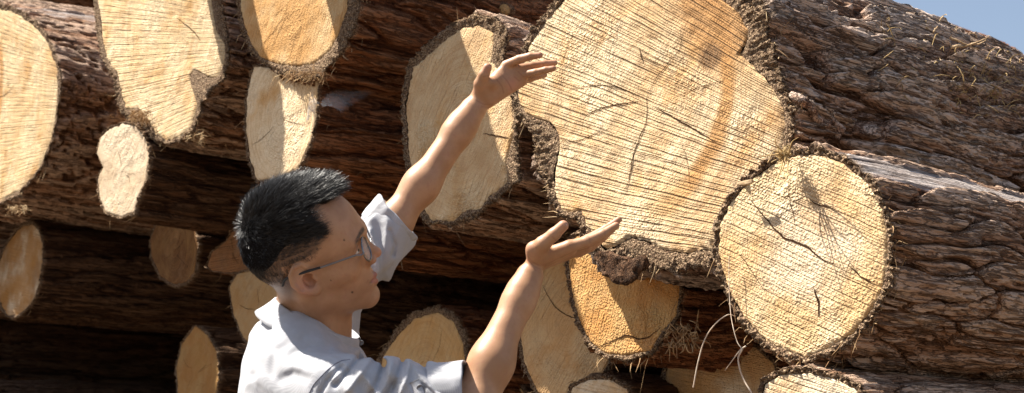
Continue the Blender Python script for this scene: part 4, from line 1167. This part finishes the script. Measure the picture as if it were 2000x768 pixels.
def cuff(name, c, axis, r0, r1, wid, rough=.003, seed=0, thick=.0035, nseg=96, oval=(1, 1), upv=CY):
    """a turned-up band: outer wall, rolled lip, inner wall; open at both ends like cloth"""
    axis = axis / np.linalg.norm(axis); a = upv - axis * (upv @ axis); a /= np.linalg.norm(a); b = np.cross(axis, a)
    prof = [(-.004, r0 * .80), (-.003, r0 * .97), (0, r0), (wid * .25, r0 + (r1 - r0) * .3), (wid * .5, r0 + (r1 - r0) * .55), (wid * .75, r0 + (r1 - r0) * .8), (wid * .95, r1), (wid, r1 - thick * .4),
            (wid * .96, r1 - thick), (wid * .7, r1 - thick * 1.4), (wid * .3, r1 - thick * 2), (wid * .0, r1 - thick * 3)]
    th = np.arange(nseg) * 2 * math.pi / nseg
    V = []
    for k, (x_, r_) in enumerate(prof):
        cc = np.stack([np.cos(th), np.sin(th), 0 * th], 1)
        nr_ = r_ + rough * noise3(cc * 2.2 + seed) * 1.6 + rough * .5 * noise3(cc * 6 + seed + x_ * 30)
        xx = x_ + .004 * noise3(cc * 1.5 + seed + 5)
        V.append(c + axis * xx[:, None] + a * (np.cos(th) * nr_ * oval[0])[:, None] + b * (np.sin(th) * nr_ * oval[1])[:, None])
    V = np.vstack(V); n = len(prof)
    i = np.arange(n - 1)[:, None] * nseg; j = np.arange(nseg)[None]; j2 = (j + 1) % nseg
    Q = np.stack([i + j, i + j2, i + nseg + j2, i + nseg + j], -1).reshape(-1, 4)
    return link(name, mesh_np(name, w2l(V), Q), [M_SHIRT], person)
axR = (ER2 - SR2) + .02 * CY
cuff("cuff", P(846, 778, 2.305), axR, .0555, .0570, .056, .0022, 1)
axL = cs(.86, .77, .05)
cuff("cuff", P(741, 456, 2.755), axL, .0500, .0575, .050, .003, 4)

# collar
def collar():
    cb, cf = P(541, 584, 2.50), P(699, 662, 2.52)
    c = (cb + cf) / 2; e1 = (cf - cb) / 2; e2 = CZ * .084
    nrm_ = np.cross(e1, e2); nrm_ /= np.linalg.norm(nrm_)
    if nrm_ @ UP < 0: nrm_ = -nrm_
    for sgn in (-1, 1):
        ph = np.linspace(math.pi, .10, 60)         # back .. front
        rows = []
        lf = .034 + .016 * np.clip((1.2 - ph) / 1.2, 0, 1) ** 1.2   # leaf deeper towards its point
        for k, (out_, dn, lfk) in enumerate([(-.004, -.030, 0), (-.003, -.015, 0), (-.001, 0, 0), (.001, .003, 0), (.0045, .001, 0), (.008, 0, .25), (.0125, 0, .5), (.0175, 0, .75), (.0235, 0, 1.0), (.0225, .0005, 1.01), (.0150, 0, .74), (.0095, 0, .45)]):
            ce, se = np.cos(ph), np.sin(ph) * sgn * (1.10 if sgn < 0 else 1.0)
            base = c + e1 * ce[:, None] + e2 * se[:, None]
            o_ = e1 / np.linalg.norm(e1) * ce[:, None] + e2 / np.linalg.norm(e2) * se[:, None]
            r = base + o_ * out_ + nrm_ * (dn - lf * lfk)[:, None] + o_ * (.012 * lfk * np.clip(1 - np.abs(ph - 1.7), 0, 1))[:, None]
            r = r + o_ * (.0012 * noise3(r * 40))[:, None]
            if k > 4: r += e1 / np.linalg.norm(e1) * (.010 * lfk * np.clip((.5 - ph) / .5, 0, 1))[:, None]
            rows.append(r)
        V = np.vstack(rows); m = 60
        i = np.arange(len(rows) - 1)[:, None] * m; j = np.arange(m - 1)[None]
        Q = np.stack([i + j, i + j + 1, i + m + j + 1, i + m + j], -1).reshape(-1, 4)
        link("collar", mesh_np("collar", w2l(V), Q), [M_SHIRT], person)
collar()

def on_shirt(path, f=shirt_sdf, lift=.001):
    """slide points along their line of sight onto the cloth"""
    out = []
    for (px, py) in path:
        r = ray(px, py); t = np.linspace(2.05, 2.75, 500)
        d = f(CAM + t[:, None] * r)
        k = np.argmax(d < 0) if (d < 0).any() else len(t) - 1
        out.append(CAM + r * (t[k] - lift))
    return np.array(out)
sb = Bag()
for pth in ([(684,702),(664,706),(645,718),(628,734),(612,752),(600,776)],):
    pp = on_shirt(smooth_path(np.array([(a_, b_, 0) for a_, b_ in pth]), 30)[:, :2])
    sb.tube(w2l(pp), .0009, 5)
sb.build("seam", [M_SEAM], person)
# sleeve tab and its button, collar button
tb_ = on_shirt([(808, 744), (812, 752), (818, 768), (826, 790)]) - CZ * .003
bag = Bag(); cr = (tb_[-1] - tb_[0]); cr /= np.linalg.norm(cr); sd = np.cross(cr, CZ); sd /= np.linalg.norm(sd)
for sgn in (1,):
    V = []
    for p_ in smooth_path(tb_, 8): V += [p_ - sd * .009, p_ - sd * .009 - CZ * .002, p_ + sd * .009 - CZ * .002, p_ + sd * .009]
    V = np.array(V); i = np.arange(7)[:, None] * 4; j = np.arange(4)[None]
    Q = np.stack([i + j, i + (j + 1) % 4, i + 4 + (j + 1) % 4, i + 4 + j], -1).reshape(-1, 4)
    bag.add(w2l(V), np.vstack([Q, [[0, 1, 2, 3]]]))
tabo = bag.build("sleeve_tab", [M_SHIRT], person, smooth=False)
def button(px, py, r, par):
    c = on_shirt([(px, py)])[0] - CZ * .0062
    th = np.arange(20) * 2 * math.pi / 20
    V = []
    for rr_, dz in ((r, .0015), (r, -.0005), (r * .85, -.0012), (r * .7, -.0004), (0.0001, -.0004)):
        V.append(c + CX * (np.cos(th) * rr_)[:, None] + CY * (np.sin(th) * rr_)[:, None] + CZ * dz)
    i = np.arange(4)[:, None] * 20; j = np.arange(20)[None]
    Q = np.stack([i + j, i + (j + 1) % 20, i + 20 + (j + 1) % 20, i + 20 + j], -1).reshape(-1, 4)
    link("button", mesh_np("button", w2l(np.vstack(V)), Q), [M_BTN], par)
button(821, 757, .0058, tabo)
button(706, 669, .0050, person)

# trousers and shoes, below the frame, so that he stands on the ground
M_TR = plain("dark_trousers", (.05, .055, .075), .85, .2, 20, (.07, .075, .09)); M_SH = plain("brown_shoe", (.10, .06, .035), .6, .3)
bx, by = NB1[0] - .005, NB1[1]
def tr_sdf(p):
    d = ell(p, (bx, by, .93), (.115, .17, .14))
    for sy_ in (-.10, .11):
        d = su(d, cap(p, (bx, by + sy_ * .8, .90), (bx + .02, by + sy_, .50), .088, .062), .05)
        d = su(d, cap(p, (bx + .02, by + sy_, .50), (bx - .01, by + sy_, .07), .062, .050), .02)
    return d + noise3(p * 14) * .004
v, q = surface_nets(tr_sdf, (bx - .3, by - .35, .0), (bx + .3, by + .35, 1.1), .009, 1.5)
link("trousers", mesh_np("trousers", w2l(v), q), [M_TR], person)
for sy_ in (-.10, .11):
    def shoe(p, sy_=sy_):
        d = su(cap(p, (bx - .06, by + sy_, .045), (bx + .16, by + sy_, .032), .042, .036), cap(p, (bx - .03, by + sy_, .05), (bx - .01, by + sy_, .11), .042, .045), .04)
        return np.maximum(d, -p[:, 2] + .003)
    v, q = surface_nets(shoe, (bx - .2, by + sy_ - .1, -.02), (bx + .3, by + sy_ + .1, .2), .006, 1.5)
    link("shoe", mesh_np("shoe", w2l(v), q), [M_SH], person)
# ------------------------------------------------------------------ small things on and around the logs
bpy.context.view_layer.update()
_dg = bpy.context.evaluated_depsgraph_get()
def hit(px, py, lift=0.0):
    r = ray(px, py); L_ = np.linalg.norm(r)
    ok, loc_, n_, i_, ob_, m_ = SC.ray_cast(_dg, Vector(tuple(CAM)), Vector(tuple(r / L_)))
    return (np.array(loc_) - r / L_ * lift) if ok else None
g = np.random.RandomState(21)
M_STRAW = plain("dry_straw", (.55, .40, .20), .8, .2, 40, (.38, .25, .11))
M_ROOT = plain("pale_root", (.62, .52, .42), .7, .25, 60, (.48, .36, .27))
M_CHIP = plain("splinter_wood", (.50, .36, .22), .85, .15, 60, (.30, .19, .10), .002)

def free(name, bag, mats, label, cat, **k):
    return tag(bag.build(name, mats), label, cat, **k)

# straw tuft caught where the two big logs meet
c0 = on_plane(1530, 302, .13)
bag = Bag()
for k in range(170):
    d = g.normal(size=3); d /= np.linalg.norm(d); a = c0 + g.normal(size=3) * .005
    e = a + d * (.004 + .010 * g.rand()); m_ = (a + e) / 2 + g.normal(size=3) * .004
    bag.tube(smooth_path([a, m_, e], 5), [.0007, .0007, .0006, .0005, .0003], 3)
for px, py, px2, py2 in ((1530,300,1478,308), (1535,305,1508,345), (1530,310,1500,385), (1540,300,1560,268), (1525,300,1500,318), (1540,310,1548,350), (1528,295,1518,262)):
    a, e = on_plane(px, py, .14), on_plane(px2, py2, .19)
    bag.tube(smooth_path([a, (a + e) / 2 + g.normal(size=3) * .006, e], 9), np.linspace(.0016, .0005, 9), 4)
free("straw_tuft", bag, [M_STRAW], "tangled tuft of dry straw caught where the largest and the round golden log meet", "straw tuft")
def chip(name, pix, off, wd, th, label, cat, mat, nrmv=None, seed=0, jag=.003, on=None):
    """a flat splinter or slab following a path of pixels at one distance out from the stack"""
    pts = np.array([on_plane(x, y, off) for x, y in pix]) if on is None else np.array(on)
    path = smooth_path(pts, 30); d = np.gradient(path, axis=0); d /= np.linalg.norm(d, axis=1, keepdims=True)
    nn_ = NN if nrmv is None else nrmv
    sd = np.cross(d, nn_); sd /= np.linalg.norm(sd, axis=1, keepdims=True); up_ = np.cross(sd, d)
    m = 22; a = np.arange(m) * 2 * math.pi / m
    ca, sa = np.sign(np.cos(a)) * np.abs(np.cos(a)) ** .45, np.sign(np.sin(a)) * np.abs(np.sin(a)) ** .45
    w_ = np.interp(np.linspace(0, 1, 30), np.linspace(0, 1, len(wd)), wd) / 2
    V = path[:, None] + sd[:, None] * (ca[None, :, None] * w_[:, None, None]) + up_[:, None] * (sa[None, :, None] * th / 2)
    V = V.reshape(-1, 3)
    V = V + jag * np.stack([noise3(V * 70 + seed), noise3(V * 70 + seed + 9), noise3(V * 70 + seed + 20)], 1) + jag * .6 * noise3(V * [160, 160, 160] + seed)[:, None] * NN
    i = np.arange(29)[:, None] * m; j = np.arange(m)[None]
    Q = np.stack([i + j, i + (j + 1) % m, i + m + (j + 1) % m, i + m + j], -1).reshape(-1, 4)
    c1, c2 = V[:m].mean(0), V[-m:].mean(0); jj = np.arange(m)
    V = np.vstack([V, c1, c2])
    T3 = np.vstack([np.stack([jj, np.full(m, 30 * m), (jj + 1) % m], 1), np.stack([29 * m + jj, 29 * m + (jj + 1) % m, np.full(m, 30 * m + 1)], 1)])
    o = link(name, mesh_np(name, V, Q, T3), [mat])
    fattr(o.data, "h", np.clip(.6 + .5 * noise3(V * 50), 0, 1)); fattr(o.data, "rim", np.zeros(len(V))); fattr(o.data, "bare", np.zeros(len(V)))
    return tag(o, label, cat)
chip("wood_chip", [(1470,354),(1455,358),(1440,360)], .13, [.006, .010, .004], .006, "small tan wood chip wedged at the edge between the two nearest sawn ends", "wood chip", M_CHIP, seed=3, jag=.0012)
def surf(pix, lift):
    o = [hit(x, y, lift) for x, y in pix]
    return [q for q in o if q is not None]
sp = surf([(1556,188),(1580,212),(1612,240),(1645,262)], .018)
chip("bark_shard", None, 0, [.036, .046, .044, .024], .016, "loose slab of bark leaning on the flank of the largest log", "bark shard", BK_GREY, on=sp, seed=5, jag=.004)
chip("bark_flap", [(1166,497),(1190,515),(1225,530),(1262,508)], .03, [.012, .055, .060, .02], .018, "dark torn flap of bark hanging under the largest log, above the amber log", "bark flap", BK_DARK, seed=6, jag=.006)
# pale roots dangling beside the round log
def root_(pix, offs, r0, r1, label, n=40):
    pts = smooth_path(np.array([on_plane(x, y, o) for (x, y), o in zip(pix, offs)]), n)
    b = Bag(); b.tube(pts, np.linspace(r0, r1, n), 6)
    free("dry_root", b, [M_ROOT], label, "root", group="pale roots dangling beside the round log")
root_([(1436,618),(1422,615),(1400,630),(1378,660),(1364,705),(1354,757)], [.11,.13,.15,.16,.16,.16], .0009, .0014, "long pale dry root arching down and left from the rim of the round golden log")
root_([(1424,500),(1424,560),(1427,610),(1432,640),(1440,668),(1448,680)], [.12,.12,.13,.14,.14,.14], .0008, .0008, "thin pale root hanging straight down the rim of the round golden log")
root_([(1457,676),(1446,684),(1432,702),(1416,724)], [.14]*4, .0016, .0008, "short pale root stub slanting down left below the round golden log")
root_([(1450,682),(1442,700),(1446,725),(1456,748),(1470,772),(1480,800)], [.14]*6, .0017, .0014, "thick curved pale root running out at the lower edge below the round golden log")
# splintered stub beside the back of the head
make_log("short splintered reddish stub just left of the hair", [(402,520),(413,492),(440,472),(452,450),(480,440),(505,470),(505,528),(440,533),(412,529)], (455,492), -.38,
    W("splintered_end", .2, .1, rot=10, kerf=40, kerf_k=.6, stain=1.0, seed=40.0, base=(.22, .11, .055), gold=(.26, .11, .04), pale=(.28, .16, .08)), BK_RED, L=.9, nth=160, nv=70, nr=20, seed=40.0, fibres=80, bt=.004, amp=.014, name="splintered_log")
# knot on the orange log's flank
kp = hit(985, 20, .0)
if kp is not None:
    kv, kq = uvs(kp, .030, 28, 16, (1.15, .75, .8)); kv = kv + .005 * np.stack([noise3(kv * 60), noise3(kv * 60 + 9), noise3(kv * 60 + 30)], 1)
    root = thing("knot_stub", "sawn-off branch knot with a yellowish core on the bark above the higher hand", "knot", tuple(kp))
    o = link("bark_collar", mesh_np("bark_collar", kv - kp, kq), [BK_RED], root)
    fattr(o.data, "h", np.full(len(kv), .5)); fattr(o.data, "rim", np.full(len(kv), .6)); fattr(o.data, "bare", np.zeros(len(kv)))
    dirk = (CAM - kp) / np.linalg.norm(CAM - kp)
    kv2, kq2 = uvs(dirk * .016, .019, 24, 14, (.95, .9, 1.0)); kv2 = kv2 + .0015 * noise3(kv2 * 90)[:, None]
    link("core", mesh_np("core", kv2, kq2), [m4], root)
# twigs along the skyline of the big log
def twig(pix, depth, r0, r1, label):
    pts = smooth_path(np.array([P(x, y, depth) for x, y in pix]), 14)
    pts += g.normal(size=pts.shape) * .0007
    b = Bag(); b.tube(pts, np.linspace(r0, r1, 14), 5)
    free("twig", b, [M_CHIP], label, "twig", group="twigs along the skyline")
hs = hit(1900, 110); dp = (hs - CAM) @ CZ if hs is not None else 4.0
twig([(1856,92),(1885,90),(1908,83),(1931,72)], dp, .0045, .0012, "forked pale twig sticking up and right against the sky from the largest log")
twig([(1895,86),(1912,86),(1926,78)], dp + .01, .0028, .001, "shorter prong beside the forked pale twig on the skyline")
hs = hit(1830, 85); dp2 = (hs - CAM) @ CZ if hs is not None else 3.8
twig([(1816,72),(1824,62),(1832,50)], dp2, .004, .0015, "short upright twig on the skyline near the far conifer")
twig([(1856,74),(1880,84),(1912,98)], dp + .0, .003, .0015, "dark twig lying down the top of the largest log")
# straw litter on the big log's back
bag = Bag(); n_ = 0
for k in range(150):
    if k < 90: px, py = 1860 + g.rand() * 150, 105 + g.rand() * 110 + (g.rand() - .2) * 30
    else: px, py = 1700 + g.rand() * 300, 30 + g.rand() * 170
    a = hit(px, py, .004)
    if a is None: continue
    dr = AX * g.normal() + TT * g.normal() * .6 + UP * g.normal() * .5; dr /= np.linalg.norm(dr)
    e = a + dr * (.012 + .05 * g.rand() ** 2)
    bag.tube(smooth_path([a, (a + e) / 2 + np.array([0, -.004, .006]) + g.normal(size=3) * .004, e], 5), [.0006, .0012, .0013, .001, .0004], 3)
free("straw_litter", bag, [M_STRAW], "shredded straw and fibre strewn over the back of the largest log", "straw", kind="stuff")
# fibre shreds hanging in the gaps
def shreds(c_, n, spread, ln, label, mat, off, rad=.0012):
    b = Bag()
    for k in range(n):
        q_ = np.clip(g.normal(size=3), -1.1, 1.1); a = on_plane(c_[0] + q_[0] * spread[0], c_[1] + q_[1] * spread[1], off + q_[2] * .015)
        dr = np.array([g.normal() * .6, g.normal() * .4, -.6 + g.normal() * .5]); dr /= np.linalg.norm(dr)
        e = a + dr * ln * (.3 + g.rand())
        b.tube(smooth_path([a, (a + e) / 2 + g.normal(size=3) * ln * .15, e], 6), [rad, rad * 1.2, rad, rad, rad * .7, rad * .3], 3)
    free("fibre_clump", b, [mat], label, "fibre clump")
shreds((1335, 652), 90, (24, 18), .032, "mass of torn brown fibre hanging below and right of the amber log", G_FIBRE, -.12, .0018)
shreds((385, 262), 110, (12, 7), .03, "tan fibre clump dangling right of the knot hole log's lower lobe", G_FIBRE_PALE, -.02)
shreds((272, 225), 160, (14, 8), .025, "brown fibre clump squeezed between the knot hole log and the small kidney-shaped one", G_FIBRE, .03)
shreds((600, 145), 120, (30, 5), .035, "black-brown fibres hanging under the orange tinted log over the narrow pale log", G_FIBRE, .06)
shreds((35, 408), 70, (16, 5), .025, "small tan fibre clump under the ribbed cream log", G_FIBRE_PALE, .05)
# cobweb
s = NB("cobweb_silk", .9, .1)
n_ = s.noise(s.obj(), 30.0, 5.0, .7, dist=1.5)
s.put(s.b.inputs["Alpha"], s.math('MULTIPLY', s.attr("dens"), s.step(n_, .25, .75, .25, 1.0)))
M_WEB = s.out((.85, .85, .85))
A_, B_, C_, D_ = hit(606, 170, .02), hit(742, 176, .03), hit(668, 222, .08), hit(598, 240, .02)
k = 40; u_, v_ = np.meshgrid(np.linspace(0, 1, k), np.linspace(0, 1, k))
u_, v_ = u_.ravel()[:, None], v_.ravel()[:, None]
V = (A_ * (1 - u_) + B_ * u_) * (1 - v_) + (D_ * (1 - u_) + C_ * u_) * v_
V = V + NN * (.03 * np.sin(u_ * math.pi) * np.sin(v_ * math.pi)) + UP * (.035 * u_ * (1 - u_) * 4 * v_)
i = (np.arange(k - 1)[:, None] * k + np.arange(k - 1)[None]).ravel()
o = tag(link("cobweb", mesh_np("cobweb", V, np.stack([i, i + 1, i + k + 1, i + k], 1)), [M_WEB]), "hazy white cobweb sheet stretched from the narrow pale log's right edge", "cobweb")
fattr(o.data, "dens", (.12 + .55 * (1 - u_[:, 0]) ** 1.3 * v_[:, 0] + .15 * v_[:, 0]) * np.clip((1 - u_[:, 0]) / .12, 0, 1))
# far conifer whose tip shows over the log
M_NEED = plain("conifer_needles", (.045, .085, .05), .8, .2, 3, (.07, .12, .06)); M_TRK = plain("conifer_trunk", (.12, .08, .05), .9, .1)
tip = P(1812, 36, 62.0); root = thing("conifer_tree", "distant green conifer whose tip shows over the largest log", "tree", (tip[0], tip[1], 0))
b = Bag(); b.tube(np.array([[0, 0, 0], [0, 0, tip[2] * .5], [0, 0, tip[2] - .1]]), [.28, .14, .01], 8); b.build("trunk", [M_TRK], root)
N = 26000; zz = tip[2] * (1 - (g.rand(N) ** .62) * .9); f_ = (tip[2] - zz)
rr_ = (.10 + .17 * f_) * (.25 + .75 * g.rand(N) ** .5) * (.7 + .3 * np.sin(zz * 7)) ; aa = g.rand(N) * 2 * math.pi
cc = np.stack([np.cos(aa) * rr_, np.sin(aa) * rr_, zz - rr_ * .25], 1)
dd = np.stack([np.cos(aa), np.sin(aa), -.2 + 0 * aa], 1) + g.normal(size=(N, 3)) * .5; ee = g.normal(size=(N, 3))
sz = (.07 + .10 * np.clip(f_ / 6, 0, 1))[:, None]
V = np.stack([cc - ee * sz * .25, cc + ee * sz * .25, cc + dd * sz * 2], 1).reshape(-1, 3)
link("crown", mesh_np("crown", V, None, np.arange(3 * N).reshape(-1, 3)), [M_NEED], root)
